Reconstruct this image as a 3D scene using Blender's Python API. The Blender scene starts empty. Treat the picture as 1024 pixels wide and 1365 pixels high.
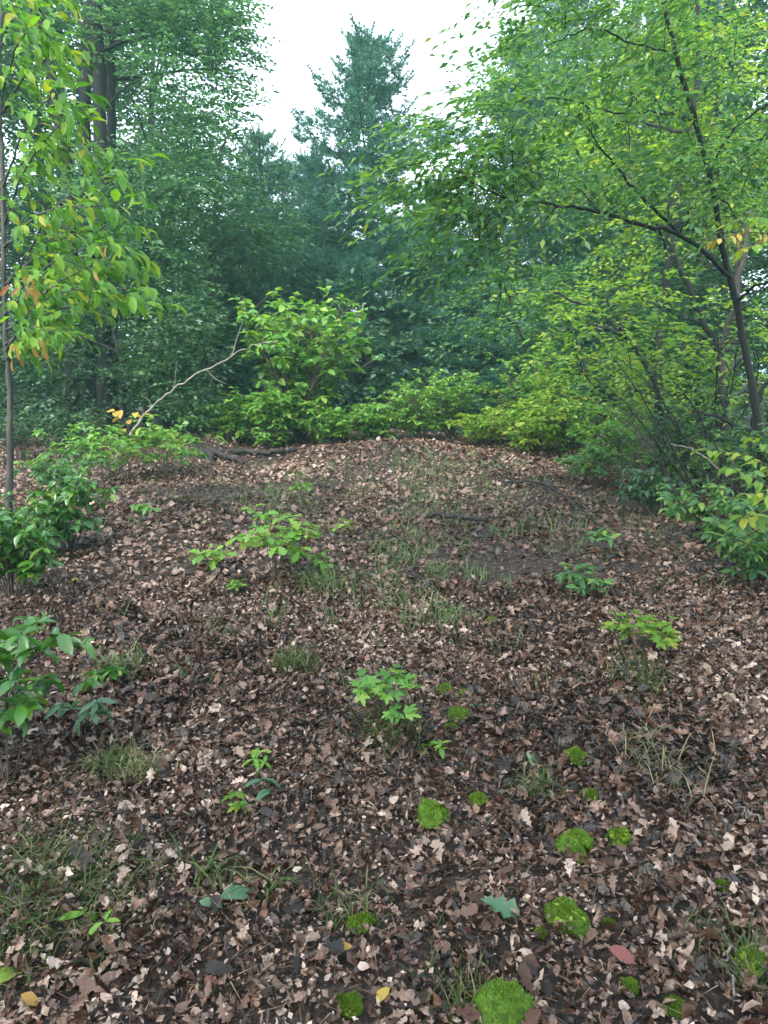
import bpy, math
import numpy as np
from mathutils import Matrix, Vector

# ------------------------------------------------------------------ camera, sky, sun, exposure
scene = bpy.context.scene
COL = scene.collection
PITCH = math.radians(-10.0)
FOC = 986.0                                  # focal length in photograph pixels (1024 x 1365)
CAM_Z = 1.6
HAZE = 0.0023
cam_d = bpy.data.cameras.new('camera')
cam_d.sensor_fit = 'VERTICAL'
cam_d.sensor_height = 36.0
cam_d.lens = 36.0 * FOC / 1365.0
cam_d.clip_start = 0.05
cam_d.clip_end = 900.0
cam = bpy.data.objects.new('camera', cam_d)
COL.objects.link(cam)
cam.location = (0, 0, CAM_Z)
cam.rotation_euler = (math.radians(90) + PITCH, 0, 0)
scene.camera = cam

SUN_EL, SUN_AZ = math.radians(44), math.radians(205)      # azimuth from +y towards +x
world = bpy.data.worlds.new('World')
scene.world = world
world.use_nodes = True
wn, wl = world.node_tree.nodes, world.node_tree.links
bg = wn['Background']
sky = wn.new('ShaderNodeTexSky')
sky.sky_type = 'NISHITA'
sky.sun_disc = False
sky.sun_elevation = SUN_EL
sky.sun_rotation = SUN_AZ
sky.air_density = 1.0
sky.dust_density = 5.0
sky.ozone_density = 1.0
hsv = wn.new('ShaderNodeHueSaturation')
hsv.inputs['Saturation'].default_value = 0.75            # thin white overcast
wl.new(sky.outputs[0], hsv.inputs['Color'])
cloud = wn.new('ShaderNodeMix')                           # even white cloud over the whole dome
cloud.data_type = 'RGBA'
cloud.inputs['Factor'].default_value = 0.7
cloud.inputs[7].default_value = (3.0, 3.5, 3.95, 1)
wl.new(hsv.outputs[0], cloud.inputs[6])
wl.new(cloud.outputs[2], bg.inputs['Color'])
bg.inputs['Strength'].default_value = 0.15

sun_d = bpy.data.lights.new('sun', 'SUN')
sun_d.energy = 1.5
sun_d.angle = math.radians(35)
sun_d.color = (1.0, 0.98, 0.95)
sun = bpy.data.objects.new('sun', sun_d)
COL.objects.link(sun)
sd = Vector((math.sin(SUN_AZ) * math.cos(SUN_EL), math.cos(SUN_AZ) * math.cos(SUN_EL), math.sin(SUN_EL)))
sun.rotation_euler = sd.to_track_quat('Z', 'Y').to_euler()
sun.location = (5, 20, 30)

scene.view_settings.view_transform = 'Standard'
scene.view_settings.look = 'None'
scene.view_settings.exposure = 2.65
scene.view_settings.gamma = 1.0
scene.view_settings.use_curve_mapping = False
scene.cycles.max_bounces = 8
scene.cycles.diffuse_bounces = 4
scene.cycles.glossy_bounces = 2
scene.cycles.transmission_bounces = 4
scene.cycles.transparent_max_bounces = 4
scene.cycles.volume_bounces = 1
scene.cycles.use_denoising = True

# ------------------------------------------------------------------ helpers
CP, SP = math.cos(PITCH), math.sin(PITCH)
def ray(px, py):
    a, b = (px - 512.0) / FOC, (682.5 - py) / FOC
    d = np.array([a, CP - b * SP, SP + b * CP])
    return d / d[1]
def P(px, py, y):
    return np.array([0, 0, CAM_Z]) + ray(px, py) * y

def _hash(i, j, s):
    h = (i * 374761393 + j * 668265263 + s * 1442695041) & 0x7fffffff
    h = ((h ^ (h >> 13)) * 1274126177) & 0x7fffffff
    return ((h ^ (h >> 16)) & 0xffff) / 65535.0
def vnoise(x, y, s=0):
    x, y = np.asarray(x, float), np.asarray(y, float)
    xi, yi = np.floor(x).astype(np.int64), np.floor(y).astype(np.int64)
    fx, fy = x - xi, y - yi
    fx, fy = fx * fx * (3 - 2 * fx), fy * fy * (3 - 2 * fy)
    a, b = _hash(xi, yi, s), _hash(xi + 1, yi, s)
    c, d = _hash(xi, yi + 1, s), _hash(xi + 1, yi + 1, s)
    return (a * (1 - fx) + b * fx) * (1 - fy) + (c * (1 - fx) + d * fx) * fy - 0.5
MOUNDS = []          # (x, y, radius, height)
def sstep(a, b, x):
    t = np.clip((x - a) / (b - a), 0, 1)
    return t * t * (3 - 2 * t)
def gz(x, y):
    x, y = np.asarray(x, float), np.asarray(y, float)
    s = 0.064
    z = s * np.minimum(y, 9.5)
    u = np.clip(y - 9.5, 0, 3.0)
    z = z + s * u - (s + 0.03) * u * u / 6.0
    z = z - 0.03 * np.clip(y - 12.5, 0, 12)
    z = z - 0.005 * np.clip(np.abs(x) - 1.0, 0, 6) ** 2 * sstep(2, 9, y)
    near = 1 - sstep(25, 60, np.hypot(x, y))
    z = z + near * (0.16 * vnoise(x / 1.7 + 9, y / 1.7, 1) + 0.09 * vnoise(x / 0.6, y / 0.6, 2) + 0.045 * vnoise(x / 0.22, y / 0.22, 3))
    for (mx, my, r, h) in MOUNDS:
        z = z + h * np.exp(-((x - mx) ** 2 + (y - my) ** 2) / (r * r))
    return z
_YS = .3 * 1.004 ** np.arange(1330)
def G(px, py):
    """the ground point seen at a photograph pixel"""
    d = ray(px, py)
    q = np.array([0, 0, CAM_Z]) + d * _YS[:, None]
    h = q[:, 2] - gz(q[:, 0], q[:, 1])
    k = int(np.argmax(h < 0))
    if h[k] >= 0:
        return q[np.argmin(np.abs(_YS - 14))]
    t = h[k - 1] / (h[k - 1] - h[k])
    p = q[k - 1] * (1 - t) + q[k] * t
    return np.array([p[0], p[1], float(gz(p[0], p[1]))])
for (px, py, r, h) in [(520, 975, .17, .10), (845, 905, .20, .09), (60, 1190, .32, .12), (270, 600, .5, .1)]:
    g = G(px, py)
    MOUNDS.append((g[0], g[1], r, h))

def nrm(v):
    return v / (np.linalg.norm(v, axis=-1, keepdims=True) + 1e-9)

def mesh_np(name, V, F, mat, rnd=None, smooth=False):
    """V (n,3); F: one (m,k) int array or a list of them; rnd: per-face random, list as F"""
    if not isinstance(F, list):
        F = [F]
        rnd = [rnd] if rnd is not None else None
    me = bpy.data.meshes.new(name)
    V = np.asarray(V, np.float32)
    me.vertices.add(len(V))
    me.vertices.foreach_set('co', V.ravel())
    loops = np.concatenate([f.ravel() for f in F]).astype(np.int32)
    tot = np.concatenate([np.full(len(f), f.shape[1], np.int32) for f in F])
    start = np.concatenate([[0], np.cumsum(tot)[:-1]]).astype(np.int32)
    me.loops.add(len(loops))
    me.loops.foreach_set('vertex_index', loops)
    me.polygons.add(len(tot))
    me.polygons.foreach_set('loop_start', start)
    if smooth:
        me.polygons.foreach_set('use_smooth', np.ones(len(tot), bool))
    if rnd is not None:
        at = me.attributes.new('rnd', 'FLOAT', 'FACE')
        at.data.foreach_set('value', np.concatenate(rnd).astype(np.float32))
    me.update(calc_edges=True)
    if mat is not None:
        me.materials.append(mat)
    return me
def obj(name, me, parent=None, **props):
    o = bpy.data.objects.new(name, me)
    COL.objects.link(o)
    if parent is not None:
        o.parent = parent
        o.location = -parent.location
    for k, v in props.items():
        o[k] = v
    return o
def thing(name, label, cat, loc, group=None):
    o = bpy.data.objects.new(name, None)
    COL.objects.link(o)
    o.empty_display_size = 0.1
    o.location = Vector([float(c) for c in loc])
    o['label'] = label
    o['category'] = cat
    if group: o['group'] = group
    return o
def tag(o, label, cat, group=None):
    o['label'] = label
    o['category'] = cat
    if group: o['group'] = group
    return o

# ---- materials
def lin(c):
    return tuple(((v / 255) / 12.92 if v / 255 <= 0.04045 else ((v / 255 + 0.055) / 1.055) ** 2.4) for v in c) + (1,)
def ramp(nt, stops):
    r = nt.nodes.new('ShaderNodeValToRGB')
    el = r.color_ramp.elements
    while len(el) < len(stops): el.new(0.5)
    for e, (p, c) in zip(el, stops):
        e.position = p
        e.color = tuple(c) + ((1,) if len(c) == 3 else ())
    return r
def leaf_mat(name, stops, trans=0.4, rough=0.45, tint=(1.25, 1.1, 0.45), spec=0.4, bump=0.0, wav=0.25, shift=True):
    m = bpy.data.materials.new(name)
    m.use_nodes = True
    nt = m.node_tree
    N, L = nt.nodes, nt.links
    pb = N['Principled BSDF']
    at = N.new('ShaderNodeAttribute'); at.attribute_name = 'rnd'
    oi = N.new('ShaderNodeObjectInfo')
    ad = N.new('ShaderNodeMath'); ad.operation = 'ADD'
    L.new(at.outputs['Fac'], ad.inputs[0])
    if shift: L.new(oi.outputs['Random'], ad.inputs[1])
    else: ad.inputs[1].default_value = 0.0
    fr = N.new('ShaderNodeMath'); fr.operation = 'FRACT'
    L.new(ad.outputs[0], fr.inputs[0])
    r = ramp(nt, stops)
    L.new(fr.outputs[0], r.inputs[0])
    col = r.outputs[0]
    if wav > 0:                                   # blotches within a leaf
        tc = N.new('ShaderNodeTexCoord')
        no = N.new('ShaderNodeTexNoise'); no.inputs['Scale'].default_value = 35; no.inputs['Detail'].default_value = 3
        L.new(tc.outputs['Object'], no.inputs['Vector'])
        mr = N.new('ShaderNodeMapRange')
        mr.inputs['From Min'].default_value = 0.3; mr.inputs['From Max'].default_value = 0.7
        mr.inputs['To Min'].default_value = 1 - wav; mr.inputs['To Max'].default_value = 1 + wav
        L.new(no.outputs['Fac'], mr.inputs['Value'])
        vm = N.new('ShaderNodeVectorMath'); vm.operation = 'SCALE'
        L.new(col, vm.inputs[0]); L.new(mr.outputs[0], vm.inputs['Scale'])
        col = vm.outputs[0]
    L.new(col, pb.inputs['Base Color'])
    if bump > 0:
        tg = N.new('ShaderNodeTexCoord')
        bn = N.new('ShaderNodeTexNoise'); bn.inputs['Scale'].default_value = 110; bn.inputs['Detail'].default_value = 2
        L.new(tg.outputs['Object'], bn.inputs['Vector'])
        bp = N.new('ShaderNodeBump'); bp.inputs['Strength'].default_value = bump; bp.inputs['Distance'].default_value = 0.01
        L.new(bn.outputs['Fac'], bp.inputs['Height']); L.new(bp.outputs[0], pb.inputs['Normal'])
    pb.inputs['Roughness'].default_value = rough
    pb.inputs['Specular IOR Level'].default_value = spec
    if trans > 0:
        tr = N.new('ShaderNodeBsdfTranslucent')
        mu = N.new('ShaderNodeVectorMath'); mu.operation = 'MULTIPLY'
        mu.inputs[1].default_value = tint
        L.new(col, mu.inputs[0]); L.new(mu.outputs[0], tr.inputs['Color'])
        mx = N.new('ShaderNodeMixShader'); mx.inputs[0].default_value = trans
        L.new(pb.outputs[0], mx.inputs[1]); L.new(tr.outputs[0], mx.inputs[2])
        L.new(mx.outputs[0], N['Material Output'].inputs['Surface'])
    return m
def noise_mat(name, stops, scale=6, detail=8, rough=0.9, bump=0.4, stretch=(1, 1, 1), bscale=None, spec=0.3):
    m = bpy.data.materials.new(name)
    m.use_nodes = True
    nt = m.node_tree
    N, L = nt.nodes, nt.links
    pb = N['Principled BSDF']
    tc = N.new('ShaderNodeTexCoord')
    mp = N.new('ShaderNodeMapping'); mp.inputs['Scale'].default_value = stretch
    L.new(tc.outputs['Object'], mp.inputs['Vector'])
    no = N.new('ShaderNodeTexNoise'); no.inputs['Scale'].default_value = scale; no.inputs['Detail'].default_value = detail
    L.new(mp.outputs[0], no.inputs['Vector'])
    r = ramp(nt, stops)
    L.new(no.outputs['Fac'], r.inputs[0]); L.new(r.outputs[0], pb.inputs['Base Color'])
    n2 = N.new('ShaderNodeTexNoise'); n2.inputs['Scale'].default_value = bscale or scale * 3; n2.inputs['Detail'].default_value = 6
    L.new(mp.outputs[0], n2.inputs['Vector'])
    bp = N.new('ShaderNodeBump'); bp.inputs['Strength'].default_value = bump; bp.inputs['Distance'].default_value = 0.02
    L.new(n2.outputs['Fac'], bp.inputs['Height']); L.new(bp.outputs[0], pb.inputs['Normal'])
    pb.inputs['Roughness'].default_value = rough
    pb.inputs['Specular IOR Level'].default_value = spec
    return m
M = {}
M['soil'] = noise_mat('soil', [(0.3, (.008, .006, .005)), (0.5, (.022, .015, .012)), (0.62, (.045, .032, .026)), (0.75, (.09, .068, .056))], 45, 12, 0.95, 1.0, bscale=90)
M['bark'] = noise_mat('bark', [(0.3, (.020, .018, .017)), (0.6, (.055, .048, .042)), (0.8, (.11, .10, .09))], 9, 8, 0.9, 0.9, (1, 1, .18), 40)
M['bark_dark'] = noise_mat('bark_dark', [(0.3, (.005, .005, .0055)), (0.7, (.014, .013, .013))], 14, 8, 0.85, 0.6, (1, 1, .25), 60)
M['bark_grey'] = noise_mat('bark_grey', [(0.3, (.020, .019, .018)), (0.7, (.062, .057, .052))], 14, 8, 0.85, 0.5, (1, 1, .25), 60)
M['dead_wood'] = noise_mat('dead_wood', [(0.3, (.09, .08, .068)), (0.7, (.21, .19, .165))], 18, 8, 0.85, 0.5, (1, 1, .3), 80)
M['twig'] = noise_mat('twig', [(0.3, (.030, .022, .018)), (0.7, (.09, .068, .055))], 20, 6, 0.85, 0.4)
M['wet_wood'] = noise_mat('wet_wood', [(0.3, (.007, .006, .006)), (0.7, (.022, .018, .016))], 20, 6, 0.7, 0.6)
# dead leaf litter: dark wet browns, red-browns, pale pinkish tans
_lit = [(0, (.006, .004, .003)), (.25, (.022, .011, .0075)), (.46, (.054, .025, .016)), (.62, (.095, .046, .030)), (.77, (.142, .080, .056)),
        (.89, (.215, .142, .108)), (.96, (.29, .21, .165)), (1, (.37, .29, .24))]
for nm_, sh_ in (('litter', True), ('litter_cover', False)):
    M[nm_] = leaf_mat(nm_, _lit, 0.10, 0.36, (1.1, .9, .7), 0.5, bump=.5, wav=.5, shift=sh_)
M['pine'] = leaf_mat('pine', [(0, (.026, .085, .062)), (.5, (.048, .140, .100)), (1, (.080, .190, .125))], 0.38, 0.55, (1.0, 1.1, .8), 0.25, wav=0)
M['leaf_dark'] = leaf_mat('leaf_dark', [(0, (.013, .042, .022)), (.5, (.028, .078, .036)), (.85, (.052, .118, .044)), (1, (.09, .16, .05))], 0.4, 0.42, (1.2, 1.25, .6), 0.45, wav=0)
M['leaf_mid'] = leaf_mat('leaf_mid', [(0, (.030, .092, .036)), (.45, (.058, .150, .052)), (.8, (.095, .205, .058)), (1, (.17, .25, .05))], 0.5, 0.48, (1.3, 1.3, .55), 0.3, wav=0)
M['leaf_lime'] = leaf_mat('leaf_lime', [(0, (.08, .19, .030)), (.5, (.14, .26, .036)), (.85, (.21, .32, .042)), (1, (.30, .33, .05))], 0.55, 0.48, (1.3, 1.25, .5), 0.28, wav=0)
M['leaf_teal'] = leaf_mat('leaf_teal', [(0, (.028, .085, .046)), (.5, (.058, .145, .066)), (1, (.105, .205, .075))], 0.48, 0.45, (1.15, 1.25, .65), 0.4, wav=0)
M['leaf_yellow'] = leaf_mat('leaf_yellow', [(0, (.27, .20, .03)), (.6, (.36, .28, .045)), (1, (.32, .18, .04))], 0.4, 0.45, (1.1, 1., .4), 0.4, wav=.15)
M['leaf_orange'] = leaf_mat('leaf_orange', [(0, (.26, .12, .05)), (.5, (.30, .18, .06)), (1, (.28, .22, .07))], 0.45, 0.5, (1.3, .9, .4), 0.4, wav=.2)
M['leaf_red'] = leaf_mat('leaf_red', [(0, (.14, .04, .032)), (1, (.18, .06, .045))], 0.2, 0.5, (1.2, .8, .5), 0.4, wav=.2)
M['leaf_sour'] = leaf_mat('leaf_sour', [(0, (.04, .13, .022)), (.45, (.08, .21, .026)), (.85, (.14, .28, .03)), (1, (.28, .30, .035))], 0.5, 0.5, (1.3, 1.25, .4), 0.25, wav=.12)
M['leaf_gloss'] = leaf_mat('leaf_gloss', [(0, (.022, .085, .015)), (.5, (.045, .14, .02)), (.85, (.075, .19, .025)), (1, (.13, .19, .025))], 0.32, 0.28, (1.3, 1.2, .4), 0.6, wav=.12)
M['leaf_sap'] = leaf_mat('leaf_sap', [(0, (.060, .17, .034)), (.5, (.105, .25, .045)), (.85, (.16, .31, .055)), (1, (.24, .34, .06))], 0.48, 0.42, (1.3, 1.25, .5), 0.4, wav=.12)
M['leaf_seed'] = leaf_mat('leaf_seed', [(0, (.07, .19, .022)), (.6, (.12, .26, .03)), (1, (.2, .28, .035))], 0.4, 0.4, (1.3, 1.2, .4), 0.45, wav=.12)
M['leaf_blue'] = leaf_mat('leaf_blue', [(0, (.035, .10, .045)), (1, (.065, .15, .065))], 0.3, 0.3, (1.1, 1.2, .6), 0.6, wav=.12)
M['grass'] = leaf_mat('grass', [(0, (.045, .10, .03)), (.5, (.075, .15, .045)), (.85, (.12, .19, .065)), (1, (.22, .23, .12))], 0.35, 0.5, (1.2, 1.15, .5), 0.3, wav=0)
M['grass_dry'] = leaf_mat('grass_dry', [(0, (.07, .09, .035)), (.5, (.16, .16, .075)), (1, (.30, .26, .15))], 0.3, 0.6, (1.2, 1.1, .6), 0.3, wav=0)
M['grass_dark'] = leaf_mat('grass_dark', [(0, (.025, .050, .014)), (.5, (.05, .085, .022)), (.85, (.09, .12, .035)), (1, (.2, .18, .09))], 0.3, 0.55, (1.2, 1.15, .5), 0.2, wav=0)
M['moss'] = leaf_mat('moss', [(0, (.024, .054, .008)), (.4, (.07, .145, .014)), (.75, (.14, .245, .022)), (1, (.24, .34, .035))], 0.25, 0.7, (1.2, 1.15, .4), 0.2, wav=.2)

# ---- leaf templates: unit length along +x, normal +z; returns V, [F...]
def strip_leaf(ts, ws, fold=0.25, bend=0.3, roll=0.0, twist=0.0, ripple=0.0, seed=0):
    """midrib plus two edges; ws = half widths (unit length)"""
    r = np.random.default_rng(seed)
    V = []
    x = z = 0.0
    ang = 0.0
    pt = ts[0]
    for i, (t, w) in enumerate(zip(ts, ws)):
        dt = t - pt
        ang = -bend * t
        x += dt * math.cos(ang); z += dt * math.sin(ang)
        pt = t
        tw = twist * t
        for s in (-1, 0, 1):
            ww = w * (1 + (0.15 * r.uniform(-1, 1) if ripple else 0))
            yy = s * ww * math.cos(fold + roll * w)
            zz = abs(s) * ww * math.sin(fold + roll * w) + (ripple * r.uniform(-1, 1) * abs(s) if 0 < i < len(ts) - 1 else 0)
            y2 = yy * math.cos(tw) - zz * math.sin(tw)
            z2 = yy * math.sin(tw) + zz * math.cos(tw)
            V.append((x - z2 * math.sin(ang), y2, z + z2 * math.cos(ang)))
    n = len(ts)
    F = []
    for i in range(n - 1):
        a, b = 3 * i, 3 * i + 3
        F += [(a, a + 1, b + 1, b), (a + 1, a + 2, b + 2, b + 1)]
    return np.array(V), np.array(F)
def tpl_simple(seed, fold=.25, bend=.35, w=.22):
    ts = [0, .12, .35, .6, .82, 1]; ws = [.012, .55 * w, .95 * w, w, .6 * w, .01]
    return strip_leaf(ts, ws, fold, bend, seed=seed, ripple=.012)
def tpl_oak(seed):
    r = np.random.default_rng(seed)
    ts = [0, .14, .26, .36, .5, .6, .74, .84, .93, 1]
    ws = [.012, .05, .16, .09, .27, .15, .30, .17, .16, .02]
    ws = [w * r.uniform(.8, 1.15) for w in ws]
    return strip_leaf(ts, ws, r.uniform(-.3, .9), r.uniform(-1.2, 1.6), r.uniform(-2, 3), r.uniform(-1, 1), .045, seed)
def tpl_dead(seed):
    r = np.random.default_rng(seed)
    w = r.uniform(.2, .36)
    ts = [0, .15, .4, .65, .85, 1]; ws = [.012, .6 * w, w, .9 * w, .55 * w, .01]
    return strip_leaf(ts, ws, r.uniform(-.4, 1.0), r.uniform(-1.6, 2.0), r.uniform(-2, 3), r.uniform(-1, 1), .04, seed)
def tpl_crisp(seed):
    """curled dead leaf, 12 triangles"""
    r = np.random.default_rng(seed)
    w = r.uniform(.2, .36)
    return strip_leaf([0, .3, .7, 1], [.02, w * r.uniform(.7, 1), w * r.uniform(.6, 1), .02], r.uniform(-.5, 1.1), r.uniform(-1.8, 2.2), 0, r.uniform(-1.2, 1.2), .05, seed)
def tpl_chip(seed):
    """small creased leaf seen from afar, 4 triangles"""
    r = np.random.default_rng(seed)
    w, f = r.uniform(.22, .4), r.uniform(-.25, .4)
    V = np.array([(0, r.normal(0, .05), r.normal(0, .08)), (.5, -w, f * w * 2 + r.normal(0, .06)), (.5, 0, r.normal(0, .1)), (.5, w, f * w * 2 + r.normal(0, .06)), (1, r.normal(0, .08), r.normal(0, .15))])
    return V, np.array([(0, 1, 2), (0, 2, 3), (1, 4, 2), (2, 4, 3)])
def tpl_lo(fold=.3, w=.24):
    V = np.array([(0, 0, 0), (.45, -w, w * fold), (1, 0, -.06), (.45, w, w * fold)])
    return V, np.array([(0, 1, 2), (0, 2, 3)])
def tpl_lobed(seed, spread=1.0):
    """five-lobed maple-like leaf as a fan of quads round the petiole joint"""
    r = np.random.default_rng(seed)
    pts = []
    for a, l in zip((-105, -52, 0, 52, 105), (.42, .72, .9, .72, .42)):
        pts.append((a, l))
    out = [(180, .03)]
    for i, (a, l) in enumerate(pts):
        out += [(a - 14, l * .72), (a, l), (a + 14, l * .72)]
        if i < 4: out.append(((a + pts[i + 1][0]) / 2, .36))
    V = [(0.25, 0, 0.0), (0, 0, 0)]
    for a, l in out[1:]:
        a = math.radians(a)
        V.append((.25 + l * math.cos(a) * .8, l * math.sin(a) * .8, .10 * abs(math.sin(a)) * l - .18 * l * l + r.uniform(-.03, .03)))
    n = len(V)
    F = [(0, i, i + 1) for i in range(1, n - 1)] + [(0, n - 1, 1)]
    return np.array(V), np.array(F)

def frames(d, up):
    d = nrm(d)
    y = nrm(np.cross(up, d))
    z = np.cross(d, y)
    return np.stack([d, y, z], -1)          # columns
def place(tpl, pos, R, s, rng, sw=None, rd=None):
    """instances of one template -> V, F, rnd"""
    V, F = tpl
    n = len(pos)
    T = np.broadcast_to(V, (n,) + V.shape) * np.asarray(s)[:, None, None]
    if sw is not None:
        T = T * np.stack([np.ones(n), sw, sw], -1)[:, None, :]
    W = np.einsum('nij,nkj->nki', R, T) + pos[:, None, :]
    FF = (F[None] + (np.arange(n) * len(V))[:, None, None]).reshape(-1, F.shape[1])
    rd = np.repeat(rng.random(n) if rd is None else rd, len(F))
    return W.reshape(-1, 3), FF, rd
class Acc:
    """collects arrays into one mesh"""
    def __init__(s): s.V, s.F, s.R, s.n = [], [], [], 0
    def add(s, V, F, R=None):
        s.V.append(V); s.F.append(F + s.n); s.R.append(R if R is not None else np.zeros(len(F))); s.n += len(V)
    def mesh(s, name, mat, smooth=False):
        ks = sorted({f.shape[1] for f in s.F})
        F = [np.concatenate([f for f in s.F if f.shape[1] == k]) for k in ks]
        R = [np.concatenate([r for f, r in zip(s.F, s.R) if f.shape[1] == k]) for k in ks]
        return mesh_np(name, np.concatenate(s.V), F, mat, R, smooth)
    def tris(s): return sum(len(f) * (f.shape[1] - 2) for f in s.F)

def smooth_path(pts, n=8, jit=0.0, rng=None):
    pts = np.array(pts, float)
    if len(pts) == 2: pts = np.array([pts[0], (pts[0] + pts[1]) / 2, pts[1]])
    A = np.vstack([2 * pts[0] - pts[1], pts, 2 * pts[-1] - pts[-2]])
    out = []
    for i in range(1, len(A) - 2):
        for t in np.linspace(0, 1, n, endpoint=False):
            p0, p1, p2, p3 = A[i - 1], A[i], A[i + 1], A[i + 2]
            out.append(.5 * (2 * p1 + (p2 - p0) * t + (2 * p0 - 5 * p1 + 4 * p2 - p3) * t * t + (3 * p1 - p0 - 3 * p2 + p3) * t ** 3))
    out.append(A[-2])
    out = np.array(out)
    if jit and rng is not None:
        out[1:-1] += rng.normal(0, jit, (len(out) - 2, 3))
    return out
def tube(path, r0, r1, sides=7, rng=None, rough=0.0, flare=0.0):
    path = np.asarray(path)
    n = len(path)
    t = np.linspace(0, 1, n)
    rad = r0 + (r1 - r0) * t + flare * np.exp(-t * 14)
    tan = nrm(np.gradient(path, axis=0))
    ref = np.array([0, 1, 0.3]) if abs(tan[0][1]) < .8 else np.array([1, 0, 0.2])
    u = nrm(np.cross(tan, ref)); v = np.cross(tan, u)
    a = np.linspace(0, 2 * math.pi, sides, endpoint=False)
    rr = rad[:, None] * np.ones(sides)
    if rough and rng is not None: rr = rr * (1 + rough * rng.normal(0, 1, rr.shape))
    V = path[:, None, :] + rr[..., None] * (np.cos(a)[None, :, None] * u[:, None] + np.sin(a)[None, :, None] * v[:, None])
    V = V.reshape(-1, 3)
    F = []
    for i in range(n - 1):
        for j in range(sides):
            k = (j + 1) % sides
            F.append((i * sides + j, i * sides + k, (i + 1) * sides + k, (i + 1) * sides + j))
    V = np.vstack([V, path[-1] + tan[-1] * rad[-1]])
    tip = np.array([((n - 1) * sides + j, (n - 1) * sides + (j + 1) % sides, len(V) - 1, len(V) - 1) for j in range(sides)])
    return V, np.array(F), tip[:, :3]
def add_tube(acc, *a, **k):
    V, F, T = tube(*a, **k)
    n = acc.n
    acc.add(V, F)
    acc.V.append(np.zeros((0, 3))); acc.F.append(T + n); acc.R.append(np.zeros(len(T)))
def tube_mesh(name, mat, *a, **k):
    acc = Acc()
    add_tube(acc, *a, **k)
    return acc.mesh(name, mat, True)

def sprays(acc, Pb, D, L, K, ll, rng, tpl, droop=.3, ang=55, nz=.5, sw=None, twig=True, hang=0.0):
    """leafy twigs: Pb (N,3) bases, D dirs, L lengths; K leaves on each"""
    N = len(Pb)
    up = np.array([0, 0, 1.0])
    S = nrm(np.cross(D, up) + 1e-4)
    for k in range(K):
        t = (k + .6) / K
        pos = Pb + D * (L * t)[:, None] - up * (droop * t * t * L)[:, None]
        sg = 1 if k % 2 else -1
        a = math.radians(ang) * (1 - .55 * (k == K - 1) - .35 * (k == K - 2))
        d = D * math.cos(a) + S * (math.sin(a) * sg) - up * (droop * t + hang) + rng.normal(0, .22, (N, 3))
        n = up + rng.normal(0, nz, (N, 3))
        R = frames(d, n)
        s = ll * rng.uniform(.65, 1.2, N)
        acc.add(*place(tpl, pos, R, s, rng, sw))
    if twig:
        e = Pb + D * L[:, None] - up * (droop * L)[:, None]
        m = Pb + D * (L * .5)[:, None] - up * (droop * .25 * L)[:, None]
        w = S * .004
        V = np.stack([Pb - w, Pb + w, m + w * .7, m - w * .7, e], 1).reshape(-1, 3)
        o = np.arange(N)[:, None] * 5
        acc2 = acc.twig if hasattr(acc, 'twig') else None
        if acc2 is not None:
            acc2.add(V, np.hstack([o, o + 1, o + 2, o + 3]), None)
            acc2.V.append(np.zeros((0, 3))); acc2.F.append(np.hstack([o + 3, o + 2, o + 4]) + acc2.n - len(V)); acc2.R.append(np.zeros(N))
def in_ball(rng, n, hollow=.35):
    v = nrm(rng.normal(size=(n, 3)))
    return v * ((hollow ** 3 + (1 - hollow ** 3) * rng.random(n)) ** (1 / 3))[:, None]
def clump_sprays(acc, C, Rr, dens, rng, tpl, L=.45, K=8, ll=.09, droop=.3, center=None, **kw):
    """C (m,3) clump centres, Rr (m,3) radii, dens = sprays per clump of 1 m2 shell"""
    for c, r in zip(C, Rr):
        n = max(4, int(dens * (r[0] * r[1] + r[0] * r[2] + r[1] * r[2]) / 3 * 4))
        b = in_ball(rng, n)
        p = c + b * r
        out = b + rng.normal(0, .35, (n, 3))
        if center is not None:
            out = out + .7 * nrm(p - center)
        out[:, 2] = out[:, 2] * .35 + .08
        D = nrm(out)
        sprays(acc, p, D, L * rng.uniform(.6, 1.3, n), K, ll, rng, tpl, droop, **kw)
def poly_points(poly, n, rng):
    poly = np.array(poly, float)
    lo, hi = poly.min(0), poly.max(0)
    out = []
    while len(out) < n:
        q = rng.uniform(lo, hi)
        c = False
        j = len(poly) - 1
        for i in range(len(poly)):
            if (poly[i][1] > q[1]) != (poly[j][1] > q[1]) and q[0] < (poly[j][0] - poly[i][0]) * (q[1] - poly[i][1]) / (poly[j][1] - poly[i][1]) + poly[i][0]:
                c = not c
            j = i
        if c: out.append(q)
    return out

# ------------------------------------------------------------------ ground
def axis(a, b, step, far):
    mid = np.arange(a, b + 1e-6, step)
    hi, lo, s = [], [], step
    x = b
    while x < far:
        s *= 1.25; x += s; hi.append(x)
    s, x = step, a
    while x > -far:
        s *= 1.25; x -= s; lo.append(x)
    return np.array(lo[::-1] + list(mid) + hi)
gx, gy = axis(-7, 7, .08, 320), axis(.6, 13, .08, 320)
X, Y = np.meshgrid(gx, gy)
V = np.stack([X, Y, gz(X, Y)], -1).reshape(-1, 3)
nx, ny = len(gx), len(gy)
i = (np.arange(ny - 1)[:, None] * nx + np.arange(nx - 1)[None]).ravel()
ground = obj('ground', mesh_np('ground', V, np.stack([i, i + 1, i + nx + 1, i + nx], -1), M['soil'], None, True), kind='structure')

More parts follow.
